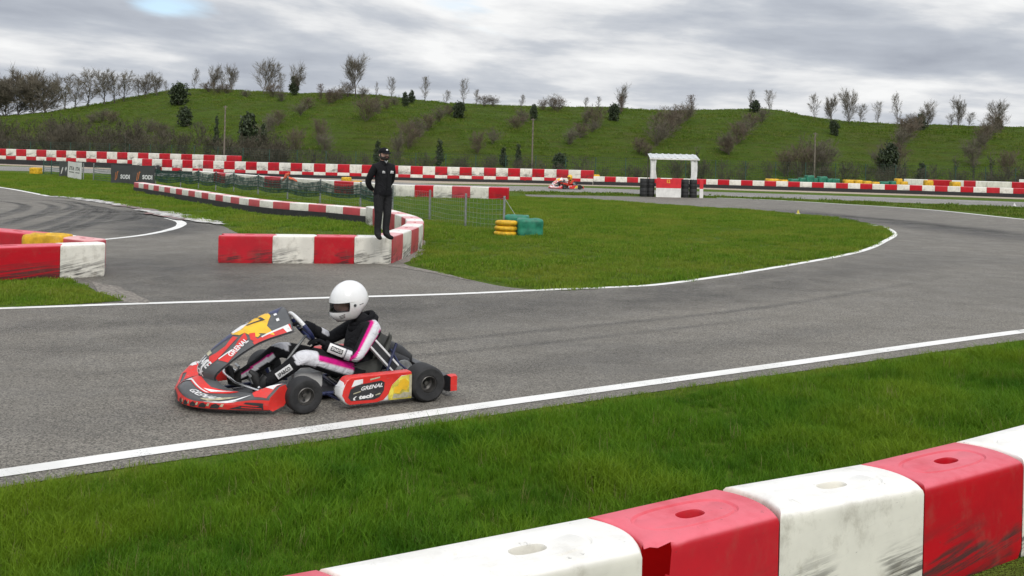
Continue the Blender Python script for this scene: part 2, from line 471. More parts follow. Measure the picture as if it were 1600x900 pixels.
MT['leather'] = simple('black_boots', (.02, .02, .02), .5, .3, 20)
MT['banner_dark'] = simple('banner_dark_cloth', (.052, .054, .055), .7, .18, 4)
MT['banner_white'] = simple('banner_white_cloth', (.74, .73, .70), .7, .1, 4)
MT['pwhite'] = simple('white_board_paint', (.76, .75, .72), .5, .1, 4)
MT['pred'] = simple('red_board_paint', (.62, .02, .03), .45, .12, 4)
MT['sheet'] = simple('white_sheeting', (.72, .72, .70), .6, .1, 7)
MT['roofmetal'] = simple('pale_roof_sheet', (.55, .57, .57), .5, .15, 3)
MT['wood'] = simple('weathered_pole_wood', (.17, .145, .115), .85, .3, 8)
MT['bark'] = simple('grey_brown_bark', (.11, .092, .076), .9, .35, 14)
MT['barkpale'] = simple('pale_bark', (.15, .13, .11), .9, .3, 14)
MT['twig'] = simple('winter_twigs', (.145, .126, .094), .9, .3, 5)
MT['twigred'] = simple('reddish_twigs', (.140, .108, .078), .9, .3, 5)
def mat_leaf(name, a, b_):
    m, nt, b = newmat(name); N = NT(nt)
    f = N.n('ShaderNodeNewGeometry').outputs['Random Per Island']
    N.l(N.mix(f, a, b_), b.inputs['Base Color']); b.inputs['Roughness'].default_value = .6
    return m
MT['scrub'] = simple('scrub_twigs', (.078, .068, .046), .9, .4, 2)
MT['leafdark'] = mat_leaf('evergreen_leaf', (.014, .026, .010), (.050, .072, .024))
MT['leafivy'] = mat_leaf('ivy_leaf', (.016, .026, .012), (.052, .062, .030))
MT['leafbrown'] = mat_leaf('dry_leaf', (.05, .035, .022), (.12, .065, .045))
MT['netgreen'] = simple('green_net', (.010, .055, .040), .7, .3, 6)
MT['meshwire'] = simple('green_fence_wire', (.030, .060, .042), .6, .3, 6)
def mat_net(name, col, alpha):
    m, nt, b = newmat(name); N = NT(nt)
    b.inputs['Base Color'].default_value = (*col, 1); b.inputs['Roughness'].default_value = .8
    co = N.n('ShaderNodeTexCoord').outputs['Object']
    t = N.n('ShaderNodeBsdfTransparent')
    f = N.rng(N.noise(co, 4, 3), .3, .7, alpha * .7, min(1, alpha * 1.3))
    N.l(N.n('ShaderNodeMixShader', {0: f, 1: t.outputs[0], 2: b.outputs[0]}).outputs[0], nt.nodes['Material Output'].inputs[0])
    return m
MT['netveil'] = mat_net('green_windbreak_netting', (.020, .15, .085), .14)
MT['netdense'] = mat_net('dark_green_netting', (.006, .035, .026), .72)
def mat_rubbermark():
    m, nt, b = newmat('tyre_rubber_marks'); N = NT(nt)
    co = N.n('ShaderNodeTexCoord').outputs['Object']
    a = N.n('ShaderNodeAttribute', attribute_name='wear').outputs['Fac']
    b.inputs['Base Color'].default_value = (.030, .030, .032, 1); b.inputs['Roughness'].default_value = .55
    f = N.m('MULTIPLY', a, N.rng(N.noise(co, .9, 5, .65), .25, .75, .35, 1))
    f = N.m('MULTIPLY', f, N.rng(N.noise(co, 30, 3, .7), .2, .8, .5, 1))
    N.l(N.n('ShaderNodeMixShader', {0: f, 1: N.n('ShaderNodeBsdfTransparent').outputs[0], 2: b.outputs[0]}).outputs[0], nt.nodes['Material Output'].inputs[0])
    return m
MT['marks'] = mat_rubbermark()
def mat_added_visor():  # dark see-through shield, added to darken the face in the eye opening
    m, nt, b = newmat('added_visor_tint'); N = NT(nt)
    g = N.n('ShaderNodeBsdfGlossy', {'Roughness': .06}); t = N.n('ShaderNodeBsdfTransparent', {'Color': (.62, .62, .64, 1)})
    fr = N.n('ShaderNodeFresnel', {'IOR': 1.45}).outputs[0]
    N.l(N.n('ShaderNodeMixShader', {0: N.m('MULTIPLY', fr, .8), 1: t.outputs[0], 2: g.outputs[0]}).outputs[0], nt.nodes['Material Output'].inputs[0])
    return m
MT['added_visor'] = mat_added_visor()
# ------------------------------------------------------------------ the setting
CREST = [(-300, 196), (0, 183), (80, 176), (150, 165), (200, 155), (260, 144), (300, 141), (340, 142), (400, 146), (450, 147), (500, 148), (560, 150), (620, 154), (650, 158), (700, 163), (750, 165), (830, 168), (900, 169), (950, 170), (1000, 174), (1060, 175), (1150, 173), (1190, 172), (1230, 178), (1265, 185), (1330, 193), (1400, 196), (1450, 197), (1530, 199), (1600, 201), (1900, 206)]
_q = []; _e = []
for _u, _v in CREST:
    r = ray(_u, _v); _q.append(r.x / r.y); _e.append(r.z / r.y)
def foot_y(X):
    return 84.5 + 17 * sstep(14, 55, -X)
def hill_z(X, Y):
    yb = foot_y(X); yc = yb + 46
    if Y <= yb - 6: return -0.5
    ycq = yc                                    # crest distance along this line of sight
    q = X / max(Y, 1)
    xc = q * ycq
    e = float(np.interp(q, _q, _e))
    zc = 2.2 + e * ycq
    t = (Y - yb) / (yc - yb)
    if t <= 0: return .45 * sstep(10, 30, -X) * sstep(-9, -3.5, Y - yb) - .3 * sstep(-1, -6, Y - yb)
    b = .45 * sstep(10, 30, -X)
    s = sin(min(t, 1) * pi / 2) ** 1.15
    z = b + (zc - b) * s
    if t > 1: z -= (t - 1) ** 1.5 * 4.5
    k = sin(min(1, t) * pi) * .5
    z += k * .5 * noise.noise(Vector((X * .11, Y * .11, 3.1))) + k * .25 * noise.noise(Vector((X * .4, Y * .4, 7.1)))
    # shallow terracing on the slope
    z += k * .22 * sin(t * 34 + 2.2 * noise.noise(Vector((X * .05, Y * .05, 0))))
    return z
def hit(u, v, y0=66.0):
    r = ray(u, v); Y = y0
    while Y < 175:
        p = EYE + r * (Y / r.y)
        if p.z <= max(hill_z(p.x, p.y), 0.0): return p
        Y += .25
    return EYE + r * ((foot_y(r.x / r.y * 130) + 46) / r.y)

g = MB().grid(lambda a, b: Vector((-700 + 1400 * a, -60 + 1300 * b, 0.0)), 14, 13)
g.build('ground', MT['ground'], kind='structure')
hm = MB()
ys = [i * 1.3 - 7 for i in range(52)] + [62, 72, 90, 130]
def hill_pt(a, b):
    q = -1.15 + 2.1 * a
    i = b * (len(ys) - 1); Yo = ys[int(round(i))]
    # distance row: offset from the foot of the hill along this bearing
    Y = 90.0
    for _ in range(6): Y = foot_y(q * Y) + Yo
    X = q * Y
    return Vector((X, Y, hill_z(X, Y) if Yo < 60 else hill_z(X, Y) - 0.5))
hm.grid(hill_pt, 300, len(ys) - 1)
hm.build('hill', MT['hill'], smooth=180, kind='structure')

def sheet(name, pts, mat, z, kind='structure', jitter=0.0, sub=None):
    P = [Vector((p[0] + jitter * noise.noise(Vector((p[0] * 2, p[1] * 2, 1))), p[1] + jitter * noise.noise(Vector((p[0] * 2, p[1] * 2, 5))), z)) for p in pts]
    tri = tessellate_polygon([P])
    fs = []
    for a, b, c in tri:
        n = (P[b] - P[a]).cross(P[c] - P[a])
        fs.append((a, b, c) if n.z > 0 else (a, c, b))
    m = MB(); m.add(P, fs)
    o = m.build(name, mat, kind=kind)
    return o
def strip(name, pts, width, mat, z, kind='structure', wob=0.0, seed=0.0, build=True):
    """a flat band along a ground polyline, width may be a list"""
    k = len(pts); m = MB(); vs = []
    for i, p in enumerate(pts):
        t = (pts[min(i + 1, k - 1)] - pts[max(i - 1, 0)]); t.z = 0; t.normalize(); n = Vector((-t.y, t.x, 0))
        ww = width[i] if isinstance(width, list) else width
        a = ww / 2 + wob * noise.noise(Vector((i * .61, seed, 0))); b = ww / 2 + wob * noise.noise(Vector((i * .61, seed + 9, 4)))
        vs += [Vector((p.x, p.y, z)) + n * a, Vector((p.x, p.y, z)) - n * b]
    fs = [(2 * i, 2 * i + 1, 2 * i + 3, 2 * i + 2) for i in range(k - 1)]
    m.add(vs, fs)
    return m.build(name, mat, kind=kind) if build else m

near_edge = [(-420, 830), (0, 763), (250, 724), (500, 690), (800, 645), (1200, 588), (1600, 532), (2000, 482), (2260, 440)]
right_edge = [(2300, 405), (2100, 380), (1800, 360), (1600, 343), (1450, 328), (1300, 318.5), (1200, 313), (1100, 309.5), (1000, 307.5), (900, 305.5), (820, 304)]
infield_top = [(823, 307), (900, 310), (985, 316), (1060, 320.5), (1140, 326), (1250, 334), (1330, 344), (1375, 353), (1398, 362), (1395, 371)]
infield_low = [(1340, 395), (1200, 421), (1050, 443.5), (950, 451), (870, 454.5), (800, 450), (750, 441), (690, 428), (640, 416)]
apron_up = [(612, 404), (480, 388), (400, 376), (350, 354)]
left_up = [(290, 342), (220, 327), (150, 315), (75, 306.5), (0, 293), (-150, 277), (-420, 262)]
poly = gpl(near_edge + right_edge, 6) + gpl(infield_top + infield_low, 6) + gpl(apron_up, 4) + gpl(left_up, 6) + gpl([(-1400, 300), (-1400, 600)], 2)
sheet('track', poly, MT['asphalt'], .006)
# far straight behind the infield
fr_low = gpl([(-500, 258), (0, 266.5), (200, 273), (500, 287), (700, 296.5), (850, 299.5), (1000, 303), (1200, 309), (1400, 316.5), (1600, 324), (2000, 342)], 6)
fr_up = gpl([(2000, 333), (1600, 316), (1400, 309), (1200, 302.5), (1000, 296.5), (850, 291.5), (700, 288.5), (500, 279), (200, 266), (0, 259.5), (-500, 251)], 6)
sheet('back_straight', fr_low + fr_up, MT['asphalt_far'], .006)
gv_low = gpl([(-500, 249), (0, 258), (200, 271), (500, 283), (700, 287), (850, 289.5), (1000, 292.5), (1200, 299), (1400, 305), (1600, 311.5), (2000, 328)], 6)
gv_up = gpl([(2000, 322), (1600, 308), (1400, 301), (1200, 295), (1000, 289), (850, 285), (700, 281.5), (500, 276.5), (200, 264), (0, 252), (-500, 244)], 6)
sheet('gravel_verge', gv_low + gv_up, MT['gravel'], .003, jitter=.4)
# stony ground at the foot of the barrier corner
sheet('stony_edge', gpl([(607, 414), (640, 416.5), (700, 429.5), (745, 441), (700, 432.5), (640, 421), (607, 417)], 5), MT['dirt'], .012, jitter=.04)
sheet('stony_edge', gpl([(628, 412), (660, 396), (664, 376), (650, 372), (640, 392), (618, 410)], 4), MT['dirt'], .004, jitter=.08)
sheet('stony_edge', gpl([(150, 462), (196, 473), (235, 474), (215, 462), (180, 448), (150, 440)], 5), MT['dirt'], .0115, jitter=.12)
tri_left = gpl([(-500, 470), (0, 436), (93, 438), (128, 446), (165, 461), (195, 471)], 6) + gpl([(150, 474), (100, 477), (0, 481.5), (-300, 492), (-600, 505)], 6)
sheet('grass_corner', tri_left, MT['ground'], .012, jitter=.05)
# painted lines
strip('edge_line', gpl([(-420, 803), (0, 741.5), (250, 705), (500, 671), (800, 629), (1200, 574), (1600, 518.5), (2000, 470)], 14), .17, MT['line'], .011)
strip('edge_line', gpl([(-500, 499), (0, 483), (200, 476), (400, 470), (500, 466.5), (700, 460.5), (870, 453), (960, 449.5), (1050, 443), (1200, 420.5), (1340, 394.5), (1385, 376), (1398, 366), (1385, 356.5), (1358, 351)], 12), .15, MT['line'], .0112)
strip('edge_line', gpl([(1120, 309.5), (1200, 312.5), (1300, 318.2), (1450, 327.8), (1600, 343), (1800, 360)], 10), .26, MT['line'], .011)
strip('edge_line', gpl([(-250, 270), (-100, 281), (0, 293), (75, 306.5)], 10), .20, MT['line'], .011)
strip('edge_line', gpl([(262, 341), (278, 345.5), (284, 350), (276, 356), (250, 363), (215, 369), (160, 375), (60, 384), (-150, 395)], 10), [.24] * 15 + [.26] * 10 + [.22] * 12 + [.18] * 44, MT['line'], .011)
strip('edge_line', gpl([(1240, 304.5), (1400, 310.5), (1500, 314), (1600, 317.6), (1800, 325)], 6), .3, MT['kerb'], .011)
# broken kerb
def kerb(px, wd, mat, seed):
    strip('kerb', gpl(px, 10), wd, mat, .02 + .004 * seed, wob=.30, seed=seed)
kerb([(78, 307.5), (110, 309), (140, 313), (165, 316.5)], .55, MT['kerb'], 1.0)
kerb([(128, 312.5), (165, 317), (195, 322)], .5, MT['kerb'], 2.0)
kerb([(182, 321.5), (215, 325.5), (250, 333)], .45, MT['kerbred'], 3.0)
kerb([(215, 329), (240, 333), (262, 339)], .35, MT['kerb'], 6.0)
kerb([(250, 332), (275, 338), (300, 343), (320, 347), (349, 352)], [.75] * 20 + [.65] * 15 + [.3] * 6, MT['kerb'], 4.0)
kerb([(230, 334), (262, 340), (285, 345)], .3, MT['kerbred'], 5.0)

# rubber laid down on the racing line and skid arcs
def marks(px, width, strength, n=10):
    pts = gpl(px, n); k = len(pts); vs = []; al = []
    for i, p in enumerate(pts):
        t = pts[min(i + 1, k - 1)] - pts[max(i - 1, 0)]; t.z = 0; t.normalize(); nn = Vector((-t.y, t.x, 0))
        e = sstep(0, .22, i / k) * sstep(1, .78, i / k) * strength
        for j in range(7):
            f = (j - 3) / 3
            vs.append(p + nn * f * width / 2 + Vector((0, 0, .0085))); al.append(e * (1 - f * f) ** 1.3)
    fs = [(7 * i + j, 7 * i + j + 1, 7 * i + j + 8, 7 * i + j + 7) for i in range(k - 1) for j in range(6)]
    me = MB().add(vs, fs).mesh('rubber_mark', MT['marks'])
    a = me.attributes.new('wear', 'FLOAT', 'POINT'); a.data.foreach_set('value', al)
    link('rubber_mark', me, kind='structure')
marks([(1180, 322), (1280, 337), (1400, 348), (1520, 362), (1680, 385)], 4.2, .75)
marks([(1260, 333), (1400, 345), (1600, 368)], 1.6, .55)
marks([(-100, 500), (300, 484), (600, 476), (900, 470), (1150, 452), (1350, 420), (1500, 400)], 2.6, .42)
marks([(-200, 560), (200, 535), (600, 505), (1000, 478), (1300, 440)], 1.6, .30)
marks([(-100, 690), (300, 640), (700, 590), (1100, 540), (1500, 490)], .9, .22)
marks([(0, 600), (400, 560), (800, 522), (1200, 480), (1500, 430)], .25, .35)
marks([(50, 620), (450, 577), (850, 537), (1250, 492)], .22, .30)
marks([(-100, 520), (200, 505), (450, 498), (700, 480)], 1.2, .42)
marks([(900, 460), (1100, 446), (1250, 420)], .7, .3)
marks([(100, 332), (165, 330), (230, 340), (268, 352), (230, 362), (150, 366)], 3.4, .80)
for i, px in enumerate([[(-40, 372), (60, 352), (120, 332), (135, 322), (100, 314), (20, 312)], [(-40, 380), (80, 358), (140, 334), (150, 325), (110, 317), (40, 316)], [(-20, 390), (100, 362), (165, 338), (170, 328), (130, 319)], [(-40, 362), (30, 344), (70, 330), (80, 322), (50, 315)], [(-60, 352), (0, 336), (32, 326), (30, 319), (-20, 312)], [(20, 368), (130, 352), (200, 343), (215, 335), (180, 326)], [(-30, 350), (50, 338), (105, 327), (108, 320), (70, 313)]]):
    marks(px, .34, .85)
    marks([(u + 9, v + 1.2) for u, v in px], .3, .6)
marks([(180, 395), (260, 420), (330, 445), (400, 470)], 5.0, .5)
marks([(215, 440), (300, 436), (420, 436), (560, 440)], 1.0, .35)
# ------------------------------------------------------------------ barrier blocks
BL, BW, BH = .92, .42, .55
def block_mesh(name, mat, fine=False, broken=False, BL=BL, hx=.05):
    """rotomoulded kart barrier block: one convex end, one concave, oval groove and hole in its top"""
    nx, ne = (22, 10) if fine else (1, 5)
    bulge = .07
    pts = []
    g = .004
    for i in range(nx): pts.append((-BL / 2 + g + (BL - 2 * g) * i / nx, -BW / 2))
    for i in range(ne): f = i / ne; y = -BW / 2 + BW * f; pts.append((BL / 2 - g + bulge * (1 - (2 * y / BW) ** 2), y))
    for i in range(nx): pts.append((BL / 2 - g - (BL - 2 * g) * i / nx, BW / 2))
    for i in range(ne): f = i / ne; y = BW / 2 - BW * f; pts.append((-BL / 2 + g + bulge * (1 - (2 * y / BW) ** 2), y))
    n = len(pts)
    def ring(inset, z):
        return [Vector((x * (1 - inset / (BL / 2)), y * (1 - inset / (BW / 2)), z)) for x, y in pts]
    def oval(ox, oy, z, cx=None):
        cx = hx - .03 if cx is None else cx
        o = []
        for x, y in pts:
            a = atan2(y / (BW / 2), x / (BL / 2)); c, s = cos(a), sin(a); p = 2.6
            rr = (abs(c) ** p + abs(s) ** p) ** (-1 / p)
            o.append(Vector((cx + ox * rr * c, oy * rr * s, z)))
        return o
    zs = [0, .06, .12, .18, .24, .30, .36, .42, .48] if fine else [0, .25]
    R = [ring(.012, 0.0)] + [ring(0.0, z) for z in zs[1:]]
    R += [ring(0, BH - .035), ring(.004, BH - .018), ring(.012, BH - .006), ring(.026, BH)]
    if fine:
        R += [oval(.335, .125, BH + .004), oval(.325, .118, BH - .005), oval(.312, .110, BH - .005), oval(.302, .103, BH + .002)]
    R += [oval(.088, .042, BH, hx), oval(.082, .038, BH - .012, hx), oval(.080, .036, .33, hx)]
    m = MB(); m.loft(R, cap0=not broken, cap1=True)
    if broken:
        keep = []
        for f in m.f:
            c = sum((Vector(m.v[i]) for i in f), Vector()) / len(f)
            jag = -.40 + .10 * sstep(.15, .5, c.z) + .035 * noise.noise(Vector((c.z * 14, 2.0, 0)))
            if c.y < -BW / 2 + .03 and c.x < jag and c.x > -.445 and c.z < BH - .012 and c.z > .02: continue
            keep.append(f)
        m.f = keep; m.m = [0] * len(keep)
        for k, p in enumerate(m.v):
            p = Vector(p)
            if abs(p.y + BW / 2) < .03 and -.43 < p.x < -.2 and p.z > .05:
                p += Vector((.022 * noise.noise(p * 23), -.004, .015 * noise.noise(p * 19 + Vector((5, 5, 5)))))
                m.v[k] = tuple(p)
    me = m.mesh(name, mat, smooth=38)
    return me
ME = {}
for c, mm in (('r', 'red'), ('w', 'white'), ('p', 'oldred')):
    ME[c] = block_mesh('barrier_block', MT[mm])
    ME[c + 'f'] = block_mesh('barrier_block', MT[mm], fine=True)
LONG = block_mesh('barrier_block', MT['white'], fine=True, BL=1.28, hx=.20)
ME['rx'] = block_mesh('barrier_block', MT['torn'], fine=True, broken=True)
CNAME = {'r': 'red', 'w': 'white', 'p': 'faded pink-red'}
def walk(pts, s):
    for a, b in zip(pts[:-1], pts[1:]):
        L = (b - a).length
        if s <= L or b is pts[-1]: return a + (b - a) * (s / L), (b - a).normalized()
        s -= L
def row(pts, n, colours, labels, group, z=0.0, H=BH, W=BW, base=True, fine='', start=0.0, zf=None, name='barrier_block', side=1):
    """n blocks end to end along the foot line of their front faces (left to right as seen)"""
    pts = [Vector(p) for p in pts]
    total = sum((b - a).length for a, b in zip(pts[:-1], pts[1:])) - start
    L = total / n; out_ = []
    for i in range(n):
        p0, _ = walk(pts, start + i * L); p1, _ = walk(pts, start + (i + 1) * L - 1e-4)
        d = p1 - p0; d.z = 0; a = atan2(d.y, d.x); d.normalize(); nrm = Vector((-d.y, d.x, 0))
        c = (p0 + p1) / 2 + nrm * W / 2 * side
        k = colours[i % len(colours)]
        me = ME[k + fine] if k != 'x' else ME['rx']
        o = link(name, me)
        o.location = (c.x, c.y, z if zf is None else zf(c.x, c.y)); o.rotation_euler = (0, 0, a)
        o.scale = ((p1 - p0).length / BL, W / BW, H / BH)
        tag(o, labels(i, CNAME.get(k, 'red')), 'barrier block', group)
        out_.append(o)
    return out_
def belt(pts, z0, z1, label, name='rubber_belt', off=.025, mat='rubber'):
    """strip of conveyor belt fixed in front of a row of blocks"""
    pts = [Vector(p) for p in pts]; k = len(pts); m = MB(); rings = []
    for i, p in enumerate(pts):
        t = pts[min(i + 1, k - 1)] - pts[max(i - 1, 0)]; t.normalize(); n = Vector((t.y, -t.x, 0))
        a = p + n * off; b = p + n * (off - .018)
        zz = .012 * noise.noise(Vector((i * .7, z1, 0)))
        rings.append([Vector((a.x, a.y, z0)), Vector((a.x, a.y, z1 + zz)), Vector((b.x, b.y, z1 + zz)), Vector((b.x, b.y, z0))])
    m.loft(rings)
    o = m.build(name, MT[mat], label=label, cat='rubber belt')
    return o

# --- foreground row, leaning out of the picture at both ends
near = [(-1.35, 3.0), (-.53, 3.42), (.592, 4.035), (1.287, 4.468), (2.148, 4.90), (2.91, 5.382), (3.704, 5.915), (4.479, 6.504)]
cols = 'rwxwrwr'
nl = ['red barrier block at the bottom edge, mostly outside the picture', 'white barrier block nearest the camera, left of the torn red one', 'red barrier block with a torn hole in its front corner', 'grimy white barrier block between the torn red and the scuffed red block', 'red barrier block with black rubber scuffs low on its front', 'white barrier block rising out of the right edge of the picture', 'red barrier block beyond the right edge']
for i in range(6):
    a, b = Vector((*near[i], 0)), Vector((*near[i + 1], 0))
    row([a, b], 1, cols[i], lambda k, c, i=i: nl[i], 'foreground barrier blocks', fine='f')
    if i == 1:
        o_ = COL.objects[-1]; o_.data = LONG; o_.scale.x *= BL / 1.28

# --- short front row the marshal stands on
P = lambda u, v: gp(u, v)
A0 = P(340, 411.5); B0 = P(607, 413.5)
cuts = [P(340, 411.5), P(425, 412), P(490, 412.3), P(553, 412.8), P(607, 413.5)]
ml = ['red barrier block at the open left end of the marshal row', 'white scuffed barrier block, second in the marshal row', 'red barrier block, third in the marshal row, left of his feet', 'white scuffed barrier block directly under the marshal']
for i in range(4):
    row([cuts[i], cuts[i + 1]], 1, 'rwrw'[i], lambda k, c, i=i: ml[i], 'barrier blocks around the inner lawn', fine='f', H=.53)
# --- the bend behind him
bend = [(-2.273, 18.70), (-2.11, 20.212), (-2.0, 22.075), (-2.245, 24.135), (-2.931, 26.195), (-3.913, 28.647)]
row([Vector((x, y, 0)) for x, y in spline([Vector((*q, 0)) for q in bend], 4) and [(p.x, p.y) for p in spline([Vector((*q, 0)) for q in bend], 4)]], 12, 'pwpw',
    lambda i, c: f'{c} barrier block, {ordinal(i)} back from the marshal in the curved corner', 'barrier blocks around the inner lawn', H=.53)
# --- long low row across the lawn
w1 = [P(209, 299), P(300, 315), P(400, 332), P(500, 341), P(590, 350)]
w1 = spline([Vector((p.x, p.y, 0)) for p in w1], 5)
row(w1, 26, 'pw', lambda i, c: f'{c} barrier block, {ordinal(i)} from the left in the low row crossing the lawn', 'barrier blocks of the low lawn row', H=.43)
belt(w1, 0.0, .20, 'black rubber belt along the foot of the low row crossing the lawn')
# --- barriers at the left edge
lf = [P(-170, 455), P(-83, 447), P(0, 441.5)]
lfr = [P(-95, 446.5), P(93, 436.5), P(163, 432.5)]
row(lfr[0:2], 1, 'r', lambda i, c: 'large red barrier block at the left edge with black scratches', 'barrier blocks at the left edge', fine='f')
row(lfr[1:3], 1, 'w', lambda i, c: 'white barrier block at the corner of the left edge barriers', 'barrier blocks at the left edge', fine='f')
row([P(-300, 462), P(-95, 446.5)], 2, 'rw', lambda i, c: f'{c} barrier block outside the left edge', 'barrier blocks at the left edge', fine='f')
bk = [gp(v_, u_, .55) for v_, u_ in ((-150, 345), (0, 356), (80, 363), (166, 373))]
bk = [Vector((p.x, p.y, 0)) for p in bk]
def bkl(i, c): return ['white barrier block furthest left in the rear left row', 'faded pink-red barrier block in the rear left row outside the edge', 'white barrier block of the rear left row at the picture edge', 'red barrier block behind the large red one at the left edge', 'white barrier block behind the yellow bundle', 'red barrier block closing the right end of the left edge barriers'][i]
row(bk[:2], 3, 'wrw', lambda i, c: bkl(i, c), 'barrier blocks at the left edge', fine='f', side=-1)
row(bk[1:3], 1, 'r', lambda i, c: bkl(3, c), 'barrier blocks at the left edge', fine='f', side=-1)
row(bk[2:4], 2, 'wp', lambda i, c: bkl(4 + i, c), 'barrier blocks at the left edge', fine='f', side=-1)

# --- middle wall behind the netting
w2r = [P(618, 308.5), P(700, 310.3), P(792, 313.3)]
row(w2r, 6, 'wrwpwr', lambda i, c: ['dirty white barrier block right of the marshal in the middle wall', 'dark red barrier block right of the marshal in the middle wall', 'grey-white barrier block in the middle of the middle wall', 'faded pink barrier block, third from the right end of the middle wall', 'grey-white barrier block, second from the right end of the middle wall', 'bright red barrier block at the right end of the middle wall'][i], 'barrier blocks of the middle wall', H=.60)
w2l = [P(300, 281.5), P(400, 291), P(500, 299), P(618, 308.5)]
row(w2l, 13, 'wwrw', lambda i, c: f'{c} barrier block behind the green netting, {ordinal(i)} from the left', 'barrier blocks of the middle wall', H=.60)

# --- long far wall, two courses
fb = [P(206, 269), P(370, 274.5), P(520, 279), P(700, 283.5), P(820, 286), P(926, 289)]
def on_line(pts): return [Vector((p.x, p.y, 0)) for p in pts]
fb = spline(on_line(fb), 4)
row(fb, 40, 'rw', lambda i, c: f'{c} barrier block in the lower course of the long far wall, {ordinal(i)} from its left', 'lower course blocks of the far wall', H=.46, z=0)
row(fb, 40, 'wr', lambda i, c: f'{c} barrier block in the upper course of the long far wall, {ordinal(i)} from its left', 'upper course blocks of the far wall', H=.62, z=.462)
belt(fb, 0, .22, 'black rubber belt along the foot of the long far wall')
# --- wall on the bank at the far left
zb = lambda x, y: hill_z(x, y)
def bankpt(u, v):
    p = hit(u, v, 60)
    return Vector((p.x, p.y, 0))
fa = [at(u, 250, Y) for u, Y in ((-260, 101), (0, 93), (130, 88.5), (250, 84), (372, 79.6))]
fa = spline([Vector((p.x, p.y, 0)) for p in fa], 4)
nA = 40
row(fa, nA, 'wr', lambda i, c: f'{c} barrier block in the upper course on the far left bank, {ordinal(nA - 1 - i)} from its right', 'upper course blocks on the far left bank', H=.66, z=.80)
row(fa, nA, 'rw', lambda i, c: f'{c} barrier block in the lower course on the far left bank, {ordinal(nA - 1 - i)} from its right', 'lower course blocks on the far left bank', H=.50, z=.30)
belt(fa, .0, .46, 'black rubber belt along the foot of the far left bank wall')
# --- single row to the right
fc = [P(927, 289), P(1050, 292), P(1200, 296.5), P(1400, 302.5), P(1600, 309), P(1760, 315)]
fc = spline(on_line(fc), 4)
row(fc, 43, 'wr', lambda i, c: f'{c} barrier block in the single far right row, {ordinal(i)} from where the tall wall ends', 'blocks of the far right row', H=.64)
belt(fc, 0, .26, 'black rubber belt along the foot of the far right row')
fd = [P(1412, 299.5), P(1500, 302.5), P(1600, 305.5), P(1720, 309.5)]
fd = [Vector((p.x * 1.03, p.y * 1.03, 0)) for p in fd]
row(fd, 16, 'wwrrwrw', lambda i, c: f'{c} barrier block in the second row behind the far right row, {ordinal(i)} from its left', 'blocks behind the far right row', H=.95)
# ------------------------------------------------------------------ lettering
_tc = {}
def text_tris(body, bold=0.0, shear=0.0, res=2):
    """flat lettering as triangles, width/height normalised so that x runs 0..w with height 1"""
    key = (body, bold, shear)
    if key in _tc: return _tc[key]
    cu = bpy.data.curves.new('lettering', 'FONT'); cu.body = body; cu.size = 1.0; cu.resolution_u = res; cu.offset = bold; cu.shear = shear
    ob = bpy.data.objects.new('lettering', cu)
    me = ob.to_mesh()
    me.calc_loop_triangles()
    v = np.array([p.co[:2] for p in me.vertices]); t = [tuple(x.vertices) for x in me.loop_triangles]
    ob.to_mesh_clear(); bpy.data.objects.remove(ob); bpy.data.curves.remove(cu)
    lo = v.min(0); hi = v.max(0); v = (v - lo) / (hi[1] - lo[1])
    _tc[key] = (v, t, (hi[0] - lo[0]) / (hi[1] - lo[1]))
    return _tc[key]
def decal_tris(m, fn, pts, tris, mi, maxlen, off, eps=1e-3):
    """map flat triangles (u,v) on to the surface fn, cutting long edges so that they follow its curve"""
    P = [tuple(p) for p in pts]; T = [tuple(t) for t in tris]
    for _ in range(5):
        new = []; mid = {}; done = True
        def mp(a, b):
            k = (min(a, b), max(a, b))
            if k not in mid:
                mid[k] = len(P); P.append(((P[a][0] + P[b][0]) / 2, (P[a][1] + P[b][1]) / 2))
            return mid[k]
        def ln(a, b): return max(abs(P[a][0] - P[b][0]), abs(P[a][1] - P[b][1]))
        for a, b, c in T:
            e = [ln(a, b), ln(b, c), ln(c, a)]
            if max(e) > maxlen:
                x, y, z = mp(a, b), mp(b, c), mp(c, a)
                new += [(a, x, z), (x, b, y), (z, y, c), (x, y, z)]; done = False
            else: new.append((a, b, c))
        T = new
        if done: break
    vs = []
    for u, v in P:
        p = fn(u, v); n = (fn(u + eps, v) - fn(u - eps, v)).cross(fn(u, v + eps) - fn(u, v - eps))
        n.normalize(); vs.append(p + n * off)
    m.add(vs, T, mi)
def decal(m, fn, poly, mi, maxlen=.06, off=.0025):
    tri = tessellate_polygon([[Vector((p[0], p[1], 0)) for p in poly]])
    T = []
    for a, b, c in tri:
        A = (poly[b][0] - poly[a][0]) * (poly[c][1] - poly[a][1]) - (poly[b][1] - poly[a][1]) * (poly[c][0] - poly[a][0])
        T.append((a, b, c) if A > 0 else (a, c, b))
    decal_tris(m, fn, poly, T, mi, maxlen, off)
def decal_text(m, fn, body, o, ex, ey, mi, off=.004, bold=.03, shear=0.0, maxlen=.2):
    """lettering from corner o, ex = full width vector, ey = height vector, all in (u,v)"""
    v, t, wd = text_tris(body, bold, shear)
    pts = [(o[0] + ex[0] * a / wd + ey[0] * b, o[1] + ex[1] * a / wd + ey[1] * b) for a, b in v]
    det = ex[0] * ey[1] - ex[1] * ey[0]
    T = []
    for a, b, c in t:
        A = (pts[b][0] - pts[a][0]) * (pts[c][1] - pts[a][1]) - (pts[b][1] - pts[a][1]) * (pts[c][0] - pts[a][0])
        T.append((a, b, c) if A > 0 else (a, c, b))
    decal_tris(m, fn, pts, T, mi, maxlen, off)

